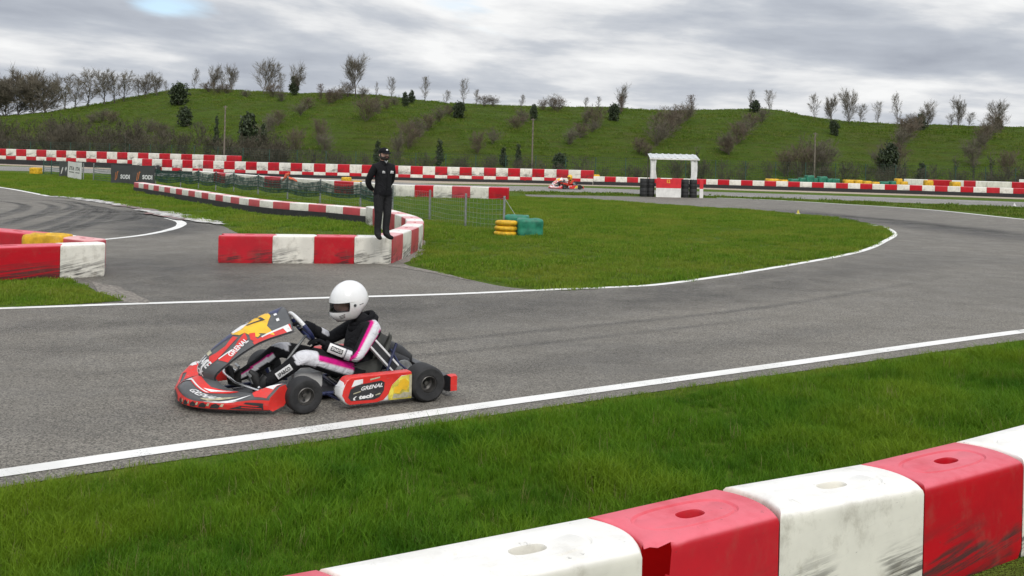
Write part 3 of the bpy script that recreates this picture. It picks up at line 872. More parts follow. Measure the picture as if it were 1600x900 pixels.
# ------------------------------------------------------------------ netting fence across the lawn
def fpx(us): return None
posts = [(68, 272), (80, 273), (95, 275), (108, 277.5), (130, 281), (146, 282.5), (175, 286.5), (208, 289), (243, 291), (282, 293), (310, 295), (337, 298), (365, 301), (403, 306), (449, 311), (500, 318), (563, 326), (613, 334), (671, 345), (727, 356)]
pp = [gp(*p) for p in posts]
pend = gp(787, 362)
pp.append(pend)
fence = thing('net_fence', (pp[13].x, pp[13].y, 0), 0, 'long green netting fence on grey posts crossing the lawn', 'fence')
fo = Vector((pp[13].x, pp[13].y, 0))
def post(h, lean, mat, rad=.028):
    m = MB(); m.tube([(0, 0, -.05), (lean[0], lean[1], h)], rad, 6); return m
for i, p in enumerate(pp):
    h = 1.0 + .06 * noise.noise(Vector((i * 3.3, 0, 0)))
    o = post(h, (.05 * noise.noise(Vector((i, 5, 0))), .05 * noise.noise(Vector((i, 9, 0)))), None, .036 if i > 12 else .03).build('post', MT['steel'] if i > 3 else MT['greenpost'], fence, smooth=60)
    o.location = Vector((p.x, p.y, 0)) - fo
def span(i, f): return pp[i] + (pp[i + 1] - pp[i]) * f - fo
# light wire mesh on the right-hand spans, with a thin green windbreak
wm = MB(); veil = MB(); dense = MB(); cord = MB()
up = Vector((0, 0, 1))
for i in range(len(pp) - 1):
    a, b = pp[i] - fo, pp[i + 1] - fo; L = (b - a).length
    sag = lambda f, s=.05: s * 4 * f * (1 - f)
    if i >= 11:
        top = .93 if i > 15 else .88
        for h in [.06, .2, .34, .48, .62, .76, top]:
            wm.tube([a.lerp(b, f) + up * (h - sag(f, .03)) for f in (0, .5, 1)], .0028, 3, cap=False)
        k = int(L / .15)
        for j in range(1, k):
            q = a.lerp(b, j / k); wm.tube([q + up * .04, q + up * (top - .03)], .0022, 3, cap=False)
    if i >= 16:
        MB().grid(lambda u, v: a.lerp(b, u) + up * (.03 + .88 * v - sag(u, .03) * v) + Vector((0, .02 * sin(9 * u + i), 0)), 8, 3).build('netting', MT['netveil'], fence, smooth=180)
    if 8 <= i <= 16:                           # heavy netting gathered and sagging from the top wire
        lo = .30 if i < 15 else .42
        fn = lambda u, v: a.lerp(b, u) + up * ((lo - .10 * sin(pi * u)) + (.93 - lo + .10 * sin(pi * u) * (1 - .9 * v) - .06 * sin(pi * u) * v) * v + .015 * noise.noise(Vector((u * 6, v * 5, i)))) + Vector((.03 * noise.noise(Vector((u * 5, v * 4, i + 7))), -.05 - .05 * sin(pi * u) * (1 - v), 0))
        MB().grid(fn, 12, 5).build('gathered_netting', MT['netdense'], fence, smooth=180)
        for q in range(5):
            v = .04 + q * .2
            cord.tube([fn(u / 10, v) + Vector((0, -.012, 0)) for u in range(11)], .010 + .008 * (q % 2), 4, cap=False)
    if i <= 7 and i not in (4,):
        fn = lambda u, v: a.lerp(b, u) + up * (.05 + .88 * v - sag(u, .05) * v + .02 * noise.noise(Vector((u * 6, v * 5, i)))) + Vector((0, -.03 + .05 * noise.noise(Vector((u * 4, v * 3, i))), 0))
        MB().grid(fn, 10, 4).build('netting', MT['netveil'], fence, smooth=180)
        for q in range(7):
            v = .06 + q * .15
            cord.tube([fn(u / 8, v) for u in range(9)], .012, 3, cap=False)
    if 7 < i < 11:
        fn = lambda u, v: a.lerp(b, u) + up * (.05 + .88 * v - sag(u, .05) * v)
        MB().grid(fn, 6, 3).build('netting', MT['netveil'], fence, smooth=180)
wm.build('wire_mesh', MT['steel'], fence)
cord.build('net_cord', MT['netgreen'], fence)
# stay wire at the last post
st = MB(); st.tube([pend - fo + up * .95, pend - fo + Vector((.55, -.5, .15))], .006, 4); st.build('stay_wire', MT['steel'], fence)

# banners on the fence
def banner(i0, i1, h0, h1, mats, label, paint, f0=0.0, f1=1.0, wav=.03):
    a = pp[i0].lerp(pp[i0 + 1], f0); b = pp[i1 - 1].lerp(pp[i1], f1)
    a = Vector((a.x, a.y, 0)); b = Vector((b.x, b.y, 0)); d = (b - a); L = d.length; d.normalize(); n = Vector((d.y, -d.x, 0))
    t = thing('banner', a + n * .07, atan2(d.y, d.x), label, 'banner', 'banners hung on the netting fence')
    fn = lambda u, v: Vector((u * L, -.012 - wav * (.6 * sin(5 * u + i0) + .8 * noise.noise(Vector((u * 3, v * 2, i0)))) * (1 - .5 * v), h0 + (h1 - h0) * v - .025 * sin(pi * u) * v))
    m = MB(); m.grid(fn, 16, 6, 0); m.grid(lambda u, v: fn(1 - u, v) + Vector((0, .008, 0)), 16, 6, 0)
    paint(m, fn, L, h1 - h0)
    m.build('cloth', mats, t, smooth=60)
def sodi(m, fn, L, H):
    decal_text(m, fn, 'SODI', (.47, .30), (.43, 0), (0, .23), 1, bold=.045, maxlen=.1)
    for x0, fl in ((.235, 1), (.335, -1)):     # emblem: two leaning brackets
        c = x0
        if fl > 0: poly = [(c - .035, .22), (c + .03, .22), (c + .03, .28), (c, .28), (c + .035, .62), (c + .005, .62), (c - .03, .3)]
        else: poly = [(c - .07, .28), (c - .03, .28), (c + .015, .62), (c + .045, .62), (c + .045, .68), (c - .02, .68)]
        decal(m, fn, poly, 2, off=.004)
bm_ = [MT['banner_dark'], MT['kwhite'], MT['korange']]
banner(6, 7, -.02, 1.06, bm_, 'dark banner with orange emblem and white SODI, left of the pair', sodi)
banner(7, 8, .02, 1.10, bm_, 'dark banner with orange emblem and white SODI, right of the pair above the low row', sodi)
def ita(m, fn, L, H):
    for x in (.10, .55):
        decal_text(m, fn, 'ITA', (x, .50), (.34, 0), (.03, .22), 1, bold=.04, maxlen=.1)
        decal(m, fn, [(x, .36), (x + .32, .36), (x + .32, .41), (x, .41)], 1, off=.004)
banner(3, 4, -.02, 1.04, [MT['banner_white'], MT['kblack']], 'white banner with two black ITA prints, hanging creased on the netting fence', ita, wav=.05)
def dk(m, fn, L, H):
    decal(m, fn, [(.15, .15), (.30, .2), (.42, .62), (.30, .60)], 1, off=.004)
    decal(m, fn, [(.62, .5), (.70, .35), (.78, .55), (.86, .4), (.90, .62), (.78, .68), (.66, .62)], 1, off=.004)
banner(2, 3, .0, 1.0, [MT['banner_dark'], MT['kwhite']], 'dark creased banner with pale marks, left of the white one', dk, wav=.05)

# bare grass-green posts bunched at the far left end of the fence
# ------------------------------------------------------------------ tyres and wrapped tyre bundles
def tyre_mesh(mat):
    prof = []
    for k in range(15):
        a = pi * (k / 14) - pi / 2
        prof.append((.175 + .125 * (abs(cos(a)) ** .6), .098 * (sin(a))))
    m = MB(); m.lathe(prof, n=26)
    m.lathe([(.175, .098), (.155, .05), (.155, -.05), (.175, -.098)], n=26)
    return m.mesh('tyre', MT[mat], smooth=50)
yt = tyre_mesh('yellow')
base = gp(790, 369.5)
for i in range(3):
    o = link('tyre', yt); o.location = (base.x + .015 * (i - 1), base.y + .12 + .02 * i, .071 + .138 * i); o.scale = (1.02, 1.02, .725); o.rotation_euler = (.02 * i, .015, i * 1.3)
    tag(o, f'{["lowest", "middle", "topmost"][i]} tyre of the yellow painted stack at the lawn fence end', 'tyre', 'yellow tyres by the lawn fence end')
def bundle_mesh(mat, w, d, h, seed, tyres=2):
    """stacked tyres wrapped in sheeting: bulging rounds, creases and a sunken top"""
    m = MB(); n = 40; rings = []
    def outline(k):
        a = 2 * pi * k / n; c, s = cos(a), sin(a); p = 5.5
        r = (abs(c) ** p + abs(s) ** p) ** (-1 / p); return c * r * w / 2, s * r * d / 2
    for j in range(13):
        f = j / 12; z = h * f
        bul = 1 + .025 * abs(sin(pi * f * tyres)) - .05 * (f > .97) + (-.02 if j == 0 else 0)
        R_ = []
        for k in range(n):
            x, y = outline(k)
            cr = .022 * noise.noise(Vector((x * 5 + seed, y * 5, z * 2.5))) + .012 * noise.noise(Vector((x * 15, y * 15 + seed, z * 9)))
            q = bul + cr / max(.2, w / 2)
            R_.append(Vector((x * q, y * q, z + .018 * noise.noise(Vector((x * 4, y * 4, seed))) * f)))
        rings.append(R_)
    for sc, dz in ((.86, .012), (.55, -.02), (.2, -.045)):
        rings.append([Vector((p.x * sc, p.y * sc, h + dz + .02 * noise.noise(Vector((p.x * 6, p.y * 6, seed + 3))))) for p in rings[12]])
    m.loft(rings)
    return m.mesh('tyre_bundle', MT[mat], smooth=55)
b1 = link('tyre_bundle', bundle_mesh('green', .68, .62, .46, 1.0)); q = gp(826, 370.5); b1.location = (q.x + .02, q.y + .31, 0); b1.rotation_euler = (0, 0, .1)
tag(b1, 'green sheeted tyre bundle standing beside the yellow tyre stack', 'tyre bundle', 'green tyre bundles')
b2 = link('tyre_bundle', bundle_mesh('green', .66, .6, .50, 2.0)); b2.location = (q.x - .32, q.y + 1.0, 0)
tag(b2, 'green sheeted tyre bundle half hidden behind the yellow tyre stack', 'tyre bundle', 'green tyre bundles')
yb = link('tyre_bundle', bundle_mesh('yellow', .74, .5, .58, 3.0, 1)); q = at(75, 372, 16.85); yb.location = (q.x, q.y, .0)
yb.rotation_euler = (0, 0, -.12)
tag(yb, 'yellow sheeted tyre bundle lying between the barrier rows at the left edge', 'tyre bundle')
GB = [bundle_mesh('green', 1.0, .7, .9, s_, 3) for s_ in (5., 6.)]; YB = [bundle_mesh('yellow', 1.0, .7, .62, s_, 2) for s_ in (7., 8.)]
def bundle(u, vb, wpx, hpx, col, label, back=0.0, grp=None):
    p = gp(u, vb); p = Vector((p.x, p.y, 0)) * (1 + back)
    s = 1500 / p.y
    o = link('tyre_bundle', (GB if col == 'g' else YB)[int(u) % 2])
    o.location = (p.x, p.y, 0); o.scale = (wpx / s, wpx / s * .9 + .2, hpx / s / (.9 if col == 'g' else .62)); o.rotation_euler = (0, 0, .1 * sin(u))
    tag(o, label, 'tyre bundle', grp)
bundle(56, 271.5, 16, 9.5, 'y', 'yellow tyre bundle at the far left end of the netting fence')
bundle(541, 289, 15, 12, 'y', 'pale yellow tyre bundle beyond the netting, left one of two', 0, 'yellow bundles beyond the netting')
bundle(557, 289, 16, 6.5, 'y', 'low yellow tyre bundle beyond the netting, right one of two', 0, 'yellow bundles beyond the netting')
fb_list = [(930, 13, 14, 'y', 4), (1206, 20, 15, 'y', 4), (1224, 13, 14, 'y', 4), (1240, 16, 16, 'g', 4), (1254, 13, 18, 'g', 4), (1264, 13, 22, 'g', 5), (1275, 10, 18, 'g', 4), (1284, 14, 21, 'g', 5), (1296, 12, 18, 'g', 4), (1305, 12, 18, 'g', 4), (1325, 16, 17, 'y', 4), (1340, 13, 17, 'y', 4), (1354, 13, 16, 'y', 4), (1367, 13, 15, 'y', 4), (1381, 14, 16, 'g', 4), (1396, 14, 17, 'g', 4), (1403, 11, 21, 'y', 6), (1411, 12, 17, 'y', 4), (1450, 13, 20, 'y', 5), (1492, 14, 19, 'y', 5)]
cnt = {'g': 0, 'y': 0}
for u, wp, hp, c, bkk in fb_list:
    vb = float(np.interp(u, [927, 1200, 1400, 1600], [289, 296.5, 302.5, 309])) - 1.2
    bundle(u, vb, wp, hp, c, f'{"green" if c == "g" else "yellow"} tyre bundle behind the far right row, {ordinal(cnt[c])} of its colour from the left', .02, 'tyre bundles behind the far right row'); cnt[c] += 1

# orange and white flag rolled on the middle wall, black box on the far wall
q = gp(446, 279, .7)
m = MB(); m.tube([(-.22, 0, -.1), (0, 0, .22), (.12, 0, .30)], [.03, .10, .05], 7); m.tube([(.05, 0, .05), (.35, .0, -.02), (.5, 0, -.1)], [.09, .08, .04], 7)
m.build('flag_bundle', simple('orange_cloth', (.62, .12, .06), .8, .3, 6), smooth=60, label='crumpled orange flag lying on top of the middle wall behind the netting', cat='flag').location = (q.x, q.y + .3, .66)
q = gp(220, 263, .55)
m = MB(); m.box((0, 0, .16), (.38, .3, .32), bev=.03); m.box((.0, 0, .36), (.2, .2, .08), bev=.02); m.tube([(-.1, -.155, .16), (-.1, -.19, .16)], .06, 10)
m.build('loudspeaker', MT['black'], smooth=40, label='small black box with round front on the left end of the far wall', cat='speaker box').location = (fb[1].x + .1, fb[1].y - .24, .22)

# ------------------------------------------------------------------ marshal post
sp = gp(1047, 308.5)
S = 1500 / sp.y
drum = MB()
prof = [(0, 0), (.205, 0), (.215, .015)]
for r_ in (.17, .335): prof += [(.212, r_ - .02), (.222, r_), (.212, r_ + .02)]
prof += [(.215, .485), (.205, .5), (.19, .49), (0, .49)]
drum.lathe(prof, n=20)
drm = drum.mesh('drum', MT['rubber'], smooth=40)
us = [(1009.5, 0), (1020, .1), (1069, 0), (1080.5, .05)]
nm = ['outer left', 'inner left', 'inner right', 'outer right']
for k, (u, dy) in enumerate(us):
    q = gp(u, 308.5)
    for lv in (0, 1):
        o = link('drum', drm); o.location = (q.x, sp.y + .25 + dy, .503 * lv); o.rotation_euler = (0, 0, k * 1.1 + lv)
        tag(o, f'{"upper" if lv else "lower"} black drum of the {nm[k]} stack at the marshal post', 'drum', 'black drums of the marshal post')
for k, u in enumerate((1034, 1048)):
    q = gp(u, 308.5)
    for lv in (0, 1):
        o = link('drum', drm); o.location = (q.x, sp.y + .42, .503 * lv); o.rotation_euler = (0, 0, k * 2.1 + lv)
        tag(o, f'{"upper" if lv else "lower"} black drum hidden behind the {"left" if k == 0 else "right"} half of the board', 'drum', 'black drums of the marshal post')
def board(u0, u1, label, mark):
    a, b = gp(u0, 308.5), gp(u1, 308.5); w_ = b.x - a.x; hh = 1.02
    t = thing('sign_board', ((a.x + b.x) / 2, sp.y - .02, 0), 0, label, 'board', 'painted boards of the marshal post')
    m = MB(); m.box((0, 0, hh / 4), (w_, .03, hh / 2 - .004), bev=.004); m.build('lower_panel', MT['pwhite'], t)
    m = MB(); m.box((0, 0, hh * .75), (w_, .03, hh / 2 - .004), 0, bev=.004)
    if mark:
        fn = lambda u, v: Vector((-w_ / 2 + w_ * u, -.015, hh / 2 + hh / 2 * v))
        decal_text(m, fn, '12', (.43, .55), (.13, 0), (0, .38), 1, off=.004)
    m.build('upper_panel', [MT['pred'], MT['kyellow']], t)
board(1026.5, 1062, 'red over white painted board on the front of the marshal post', True)
board(1088, 1093, 'narrow red over white board at the right end of the marshal post', False)
sh = thing('marshal_shelter', (sp.x, sp.y + .9, 0), 0, 'open shelter with ribbed pale roof and white side sheets at the marshal post', 'shelter')
x0, x1 = gp(1019, 308.5).x - sp.x, gp(1085, 308.5).x - sp.x
zf, zb_ = 2.14, 2.36
for x in (x0 + .05, x1 - .05):
    for y, h in ((-.55, zf), (.75, zb_)):
        MB().tube([(x, y, 0), (x, y, h - .02)], .03, 6).build('post', MT['wood'], sh, smooth=60)
nsh = 8
for k in range(nsh):
    a = x0 - .06 + (x1 - x0 + .18) * k / nsh; b = x0 - .06 + (x1 - x0 + .18) * (k + 1) / nsh
    m = MB(); prof = [(a, .0), (a + .25 * (b - a), .0), (a + .33 * (b - a), .028), (a + .60 * (b - a), .028), (a + .68 * (b - a), .0), (b - .003, .0)]
    m.loft([[Vector((x + dx_, y, z + h)) for x, z in prof] + [Vector((x + dx_, y, z + h - .012)) for x, z in prof[::-1]] for y, h, dx_ in ((-.72, zf, 0), (.95, zb_ + .03, .10))])
    m.build('roof_panel', MT['roofmetal'], sh)
MB().box(((x0 + x1) / 2 + .03, -.72, zf - .03), (x1 - x0 + .2, .03, .07)).build('eaves_rail', MT['pwhite'], sh)
for x, sg in ((x0, 1), (x1, -1)):
    m = MB()
    fn = lambda u, v: Vector((x + sg * (.02 + .10 * u + .05 * sin(7 * u + 3 * v) + .05 * v * u), -.62 + 1.0 * u * (.6 + .4 * v) , 1.0 + (zf - 1.03) * v))
    fn2 = lambda u, v: Vector((x + sg * (.36 - .12 * v * (1 - v) * 2) * u + .02 * sin(3 * v + 9 * u), -.64 - .03 * sin(8 * u + 2 * v), 1.0 + (zf - 1.03) * v))
    m.grid(fn, 10, 8); m.grid(fn2, 10, 8)
    m.build('side_sheet', MT['sheet'], sh, smooth=180)

# ------------------------------------------------------------------ small things on the infield, poles, far wire fence
def cone(u, v, label):
    q = gp(u, v); t = thing('marker_cone', (q.x, q.y, .006), 0, label, 'cone', 'small marker cones', .62)
    MB().box((0, 0, .012), (.26, .26, .024), bev=.01).build('base', MT['pwhite'], t)
    MB().lathe([(.10, .02), (.085, .08), (.05, .20), (.025, .25), (0, .255)], n=14).build('cone', MT['pwhite'] if u > 1500 else MT['kpale'], t, smooth=40)
cone(1247, 334.5, 'small pale yellow marker cone on the inside edge of the hairpin')
cone(1585, 322, 'small white marker cone on the back straight near the right edge')
for u, v0, v1, lb in ((350, 250, 163, 'slim wooden pole standing above the scrub on the left'), (831, 264, 183, 'slim wooden pole standing behind the far wall, mid picture'), (1272, 284, 205, 'slim wooden pole standing behind the green tyre bundles on the right')):
    p = at(u, v0, 82); tp = at(u, v1, 82); z0 = max(0, hill_z(p.x, 82))
    h = tp.z
    t = thing('utility_pole', (p.x, 82, z0 - .1), 0, lb, 'pole', 'wooden poles along the foot of the hill')
    MB().tube([(0, 0, 0), (0, 0, h * .5), (.01, 0, h - z0)], [.08, .07, .055], 8).build('shaft', MT['wood'], t, smooth=60)
    MB().box((0, 0, h - z0 - .12), (.36, .06, .07)).build('crosspiece', MT['wood'], t)
p = at(1597, 286, 80); t = thing('sign_plate', (p.x, 80, 0), 0, 'small white sign plate on a post at the right edge', 'sign')
MB().box((0, 0, p.z + .1), (.5, .03, .42), bev=.01).build('plate', MT['pwhite'], t); MB().tube([(0, .03, 0), (0, .03, p.z + .2)], .03, 6).build('post', MT['steel'], t)
p = gp(1247, 304); 
ffx = np.linspace(-78, 62, 57)
ff = thing('wire_fence', (0, 79, 0), 0, 'tall dark green wire mesh fence along the foot of the hill', 'fence')
def ffy(x): return foot_y(x) - 4.5 - 79
wm = MB()
pts = [Vector((x, ffy(x), max(0, hill_z(x, ffy(x) + 79)))) for x in ffx]
pm = MB().tube([(0, 0, 0), (0, 0, 2.05)], .035, 5).mesh('post', MT['greenpost'])
for q in pts:
    o = link('post', pm, ff); o.location = q
for a, b in zip(pts[:-1], pts[1:]):
    for h in [.06 + .198 * k for k in range(11)]: wm.tube([a + up * h, b + up * h], .0075, 3, cap=False)
    k = 14
    for j in range(k):
        q = a.lerp(b, j / k); wm.tube([q, q + up * 2.03], .007, 3, cap=False)
wm.build('wire_mesh', MT['meshwire'], ff)
# ------------------------------------------------------------------ trees and shrubs
def rdir(rng, d, spread):
    a = d.cross(Vector((0, 0, 1)))
    if a.length < .05: a = Vector((1, 0, 0))
    a.normalize(); b = d.cross(a); q = rng.random() * 2 * pi
    return (d * cos(spread) + (a * cos(q) + b * sin(q)) * sin(spread)).normalized()
def bare_tree(seed, h=1.0, spread=.55, trunk_r=.018, clear=.25, n1=13, n2=7, n3=7, up_=.25, stems=1, twig_w=.0030, crown=.45, lean=0.0, ivy=0):
    """height about 1; returns trunk mesh data and crown (branches and twigs) builders"""
    rng = random.Random(seed); tr = MB(); cr = MB(); iv = MB()
    def branch(m, p, d, L, r0, r1, n, k, curv, upb):
        pts = [p.copy()]; d = d.copy()
        for i in range(k):
            d = (d + Vector((rng.uniform(-1, 1), rng.uniform(-1, 1), rng.uniform(-1, 1))) * curv + Vector((0, 0, upb)) / k).normalized()
            pts.append(pts[-1] + d * L / k)
        m.tube(pts, [r0 + (r1 - r0) * i / k for i in range(k + 1)], n, cap=False)
        return pts
    def twig(p, d, L, w_):
        a = d.cross(Vector((rng.uniform(-1, 1), rng.uniform(-1, 1), .3))).normalized() * w_
        b = d.cross(a).normalized() * w_
        e = p + d * L
        cr.add([p + a, p - a * .5 + b * .87, p - a * .5 - b * .87, e], [(0, 1, 3), (1, 2, 3), (2, 0, 3)])
    for s in range(stems):
        d0 = Vector((lean + (rng.uniform(-.35, .35) if stems > 1 else 0), rng.uniform(-.3, .3) if stems > 1 else 0, 1)).normalized()
        H = h * (1 if stems == 1 else rng.uniform(.7, 1))
        T = branch(tr, Vector((rng.uniform(-.04, .04), rng.uniform(-.04, .04), -.03)) if stems > 1 else Vector((0, 0, -.03)), d0, H * .92, trunk_r * (1 if stems == 1 else .6), trunk_r * .16, 6, 9, .06, .2)
        def on(Tp, f):
            x = f * (len(Tp) - 1); i = min(int(x), len(Tp) - 2); return Tp[i].lerp(Tp[i + 1], x - i), (Tp[i + 1] - Tp[i]).normalized()
        for i in range(n1):
            f = clear + (1 - clear) * ((i + rng.random() * .8) / n1) * .96
            p, d = on(T, f)
            prof = sin(pi * min(1, max(.12, (f - clear) / (1 - clear) * .78 + .2))) ** .7
            L1 = crown * H * prof * rng.uniform(.75, 1.1)
            B = branch(cr, p, rdir(rng, d, spread * rng.uniform(.8, 1.25)), L1, trunk_r * (1 - f * .75) * .42, trunk_r * .09, 4, 4, .08, up_)
            for j in range(n2):
                f2 = .12 + .88 * (j + rng.random()) / n2
                p2, d2 = on(B, min(.99, f2))
                L2 = L1 * .52 * rng.uniform(.6, 1.1) * (1.15 - f2 * .5)
                B2 = branch(cr, p2, rdir(rng, d2, rng.uniform(.4, .85)), L2, trunk_r * .12, twig_w * .8, 3, 2, .15, up_ * .6)
                for k in range(n3):
                    p3, d3 = on(B2, rng.uniform(.15, .99)); twig(p3, (rdir(rng, d3, rng.uniform(.3, .9)) + Vector((0, 0, up_ * .4))).normalized(), L2 * rng.uniform(.45, 1.05), twig_w)
            if ivy and f < .8:
                for q in range(ivy // 3): leaf(iv, B[1].lerp(B[3], rng.random()) + Vector((rng.gauss(0, .02), rng.gauss(0, .02), rng.gauss(0, .02))), rng, .018)
        if ivy:
            for q in range(ivy * n1 // 2):
                p, d = on(T, rng.random() ** .8 * .8); leaf(iv, p + Vector((rng.gauss(0, .032), rng.gauss(0, .032), rng.gauss(0, .02))), rng, .02)
    return tr, cr, iv
def leaf(m, p, rng, s):
    d = Vector((rng.gauss(0, 1), rng.gauss(0, 1), rng.gauss(0, 1))).normalized(); a = d.orthogonal().normalized(); b = d.cross(a)
    s *= rng.uniform(.6, 1.3)
    m.add([p + a * s, p + b * s * .6, p - a * s, p - b * s * .6], [(0, 1, 2, 3)])
def evergreen(seed, lobes, n, s=.045, shell=.55):
    """leaf-sized faces spread through an irregular crown made of several lobes"""
    rng = random.Random(seed); lf = MB(); tr = MB()
    tr.tube([(0, 0, -.05), (.01, 0, .25), (0, .01, .6)], [.03, .022, .01], 5)
    for k in range(5):
        a = rng.random() * 2 * pi; tr.tube([(0, 0, .15 + .06 * k), (.16 * cos(a), .16 * sin(a), .4 + .08 * k)], [.012, .005], 4)
    clumps = []
    for (cx, cy, cz, r) in lobes:
        for q in range(int(26 * r / .3)):
            d = Vector((rng.gauss(0, 1), rng.gauss(0, 1), rng.gauss(0, 1))).normalized() * r * rng.uniform(shell, 1.02)
            clumps.append(Vector((cx, cy, cz)) + Vector((d.x, d.y, d.z)))
    for i in range(n):
        c = rng.choice(clumps)
        p = c + Vector((rng.gauss(0, .045), rng.gauss(0, .045), rng.gauss(0, .04)))
        if p.z < .02: p.z = .02 + rng.random() * .05
        leaf(lf, p, rng, s)
    return tr, lf
VAR = {}
def variant(key, tr, cr, bark, twig, iv=None):
    zs_ = sorted(p[2] for p in cr.v); k = 1 / zs_[int(len(zs_) * .985)]            # true height 1
    for b in (tr, cr, iv):
        if b: b.v = [(p[0] * (k * .35 + .65), p[1] * (k * .35 + .65), p[2] * k) for p in b.v]
    VAR[key] = [('trunk', tr.mesh('trunk', MT[bark], smooth=60)), ('crown', cr.mesh('crown', MT[twig]))]
    if iv and iv.v: VAR[key].append(('ivy', iv.mesh('ivy', MT['leafivy'])))
for k in range(3): variant(f'spread{k}', *bare_tree(11 + k, spread=.62, n1=14, n2=9, n3=10, crown=.66, trunk_r=.016, clear=.06, stems=2, twig_w=.0024, up_=.4)[:2], 'bark', 'twig')
for k in range(3): variant(f'slim{k}', *bare_tree(21 + k, spread=.5, n1=18, n2=8, n3=7, crown=.40, trunk_r=.012, clear=.10, twig_w=.0022)[:2], 'bark', 'twig')
variant('round', *bare_tree(31, spread=.62, n1=22, n2=10, n3=10, crown=.66, trunk_r=.024, clear=.28, up_=.5)[:2], 'bark', 'twig')
for k in range(3):
    a, b, c = bare_tree(41 + k, spread=.85, n1=16, n2=9, n3=7, crown=.60, trunk_r=.019, clear=.16, twig_w=.0032, ivy=16, up_=.25); variant(f'ivy{k}', a, b, 'bark', 'twig', c)
for k in range(2):
    a, b, c = bare_tree(51 + k, spread=.85, n1=17, n2=10, n3=8, crown=.66, trunk_r=.018, clear=.05, twig_w=.0040, ivy=4, up_=.25, stems=2); variant(f'thick{k}', a, b, 'bark', 'twig', c)
for k in range(4): variant(f'shrub{k}', *bare_tree(61 + k, spread=.75, n1=8, n2=6, n3=7, crown=.62, trunk_r=.010, clear=.05, stems=6, twig_w=.0028, up_=.4)[:2], 'bark', 'twigred' if k % 2 else 'twig')
for k in range(2):
    a, b, c = bare_tree(71 + k, spread=.8, n1=7, n2=3, n3=3, crown=.26, trunk_r=.030, clear=.45, lean=.12 * (1 if k else -1), ivy=70); variant(f'stump{k}', a, b, 'bark', 'twig', c)
variant('ever0', *evergreen(81, [(0, 0, .48, .40), (.15, 0, .62, .32), (-.16, .05, .58, .30), (0, 0, .78, .22), (.05, 0, .25, .34), (-.12, 0, .25, .28)], 2600), 'bark', 'leafdark')
variant('ever1', *evergreen(82, [(0, 0, .35, .30), (.06, .05, .60, .24), (-.05, 0, .80, .17), (-.14, 0, .40, .24), (.15, 0, .3, .24)], 2000), 'bark', 'leafdark')
variant('ever2', *evergreen(83, [(.0, 0, .3, .22), (.02, .0, .55, .17), (0, 0, .76, .12), (0, 0, .92, .07), (-.1, 0, .25, .16), (.12, 0, .35, .13)], 1500, .04), 'bark', 'leafdark')
a, b, c = bare_tree(91, spread=.6, n1=12, n2=7, n3=6, crown=.40, trunk_r=.022, clear=.1); 
_r = random.Random(5)
for q in range(900):
    d = Vector((_r.gauss(0, .13), _r.gauss(0, .13), _r.uniform(.15, .95))); leaf(c, d * Vector((1, 1, 1)).length / 1.732, _r, .020)
VAR['browny'] = [('trunk', a.mesh('trunk', MT['bark'])), ('crown', b.mesh('crown', MT['twigred'])), ('dry_leaves', c.mesh('dry_leaves', MT['leafbrown']))]
trng = random.Random(99)
def plant(key, u, vb, vt, label, cat, group=None, wide=1.0, behind=0.0, name=None):
    p = hit(u, vb + .8)
    if behind:
        r = Vector((p.x, p.y)); k = 1 + behind / r.length; p = Vector((p.x * k, p.y * k, hill_z(p.x * k, p.y * k)))
    z = max(hill_z(p.x, p.y), 0) - .05
    d = (p - EYE).dot(FWD)
    tp = at(u, vt, p.y)
    h = max(.5, tp.z - z)
    t = thing(name or ('tree' if cat == 'tree' else 'bush'), (p.x, p.y, z), trng.random() * 6.28, label, cat, group, (h * wide, h * wide, h))
    for nm_, me in VAR[key]: link(nm_, me, t)
    return t
TR = 'bare trees along the top of the hill'
# left-hand wood, ivy-clad, beyond the crest
for i, (k, u, vb, vt, wd, lb) in enumerate([
    ('thick0', 8, 182, 128, 1.2, 'dense brown bare tree at the left edge of the wood on the skyline'), ('thick1', 28, 180, 116, 1.15, 'tallest dense bare tree inside the brown wood at the left'), ('thick0', 50, 178, 113, 1.1, 'dense bare tree forming the peak of the brown left wood'), ('thick1', 70, 177, 122, 1.1, 'dense bare tree at the right end of the brown left wood'), ('thick0', -14, 183, 122, 1.2, 'dense bare tree just outside the left edge'),
    ('ivy0', 101, 173, 116, 1.0, 'dark ivy-clad tree standing just right of the brown wood'), ('ivy1', 117, 171, 124, .8, 'thinner ivy-clad tree second right of the brown wood'), ('ivy2', 137, 167, 109, 1.05, 'tall ivy-clad tree with dark base in the skyline group'), ('ivy0', 163, 163, 109, .95, 'ivy-clad tree with open crown and slim dark trunk'), ('ivy1', 179, 161, 116, .9, 'slim leaning tree in the middle of the skyline group'), ('ivy2', 193, 158, 111, .95, 'tree with two-forked dark trunk in the skyline group'), ('ivy0', 216, 154, 122, .7, 'small tree low on the skyline left of the round tree'), ('spread0', 227, 152, 114, 1.15, 'round-headed bare tree near the right end of the skyline group'), ('spread1', 245, 149, 117, 1.0, 'bare tree at the right end of the left skyline group'), ('slim0', 260, 146, 126, 1.0, 'thin sapling just left of the big dark bush')]):
    plant(k, u, vb, vt, lb, 'tree', 'trees of the left-hand wood', wd, behind=1.0 if i < 5 else .3)
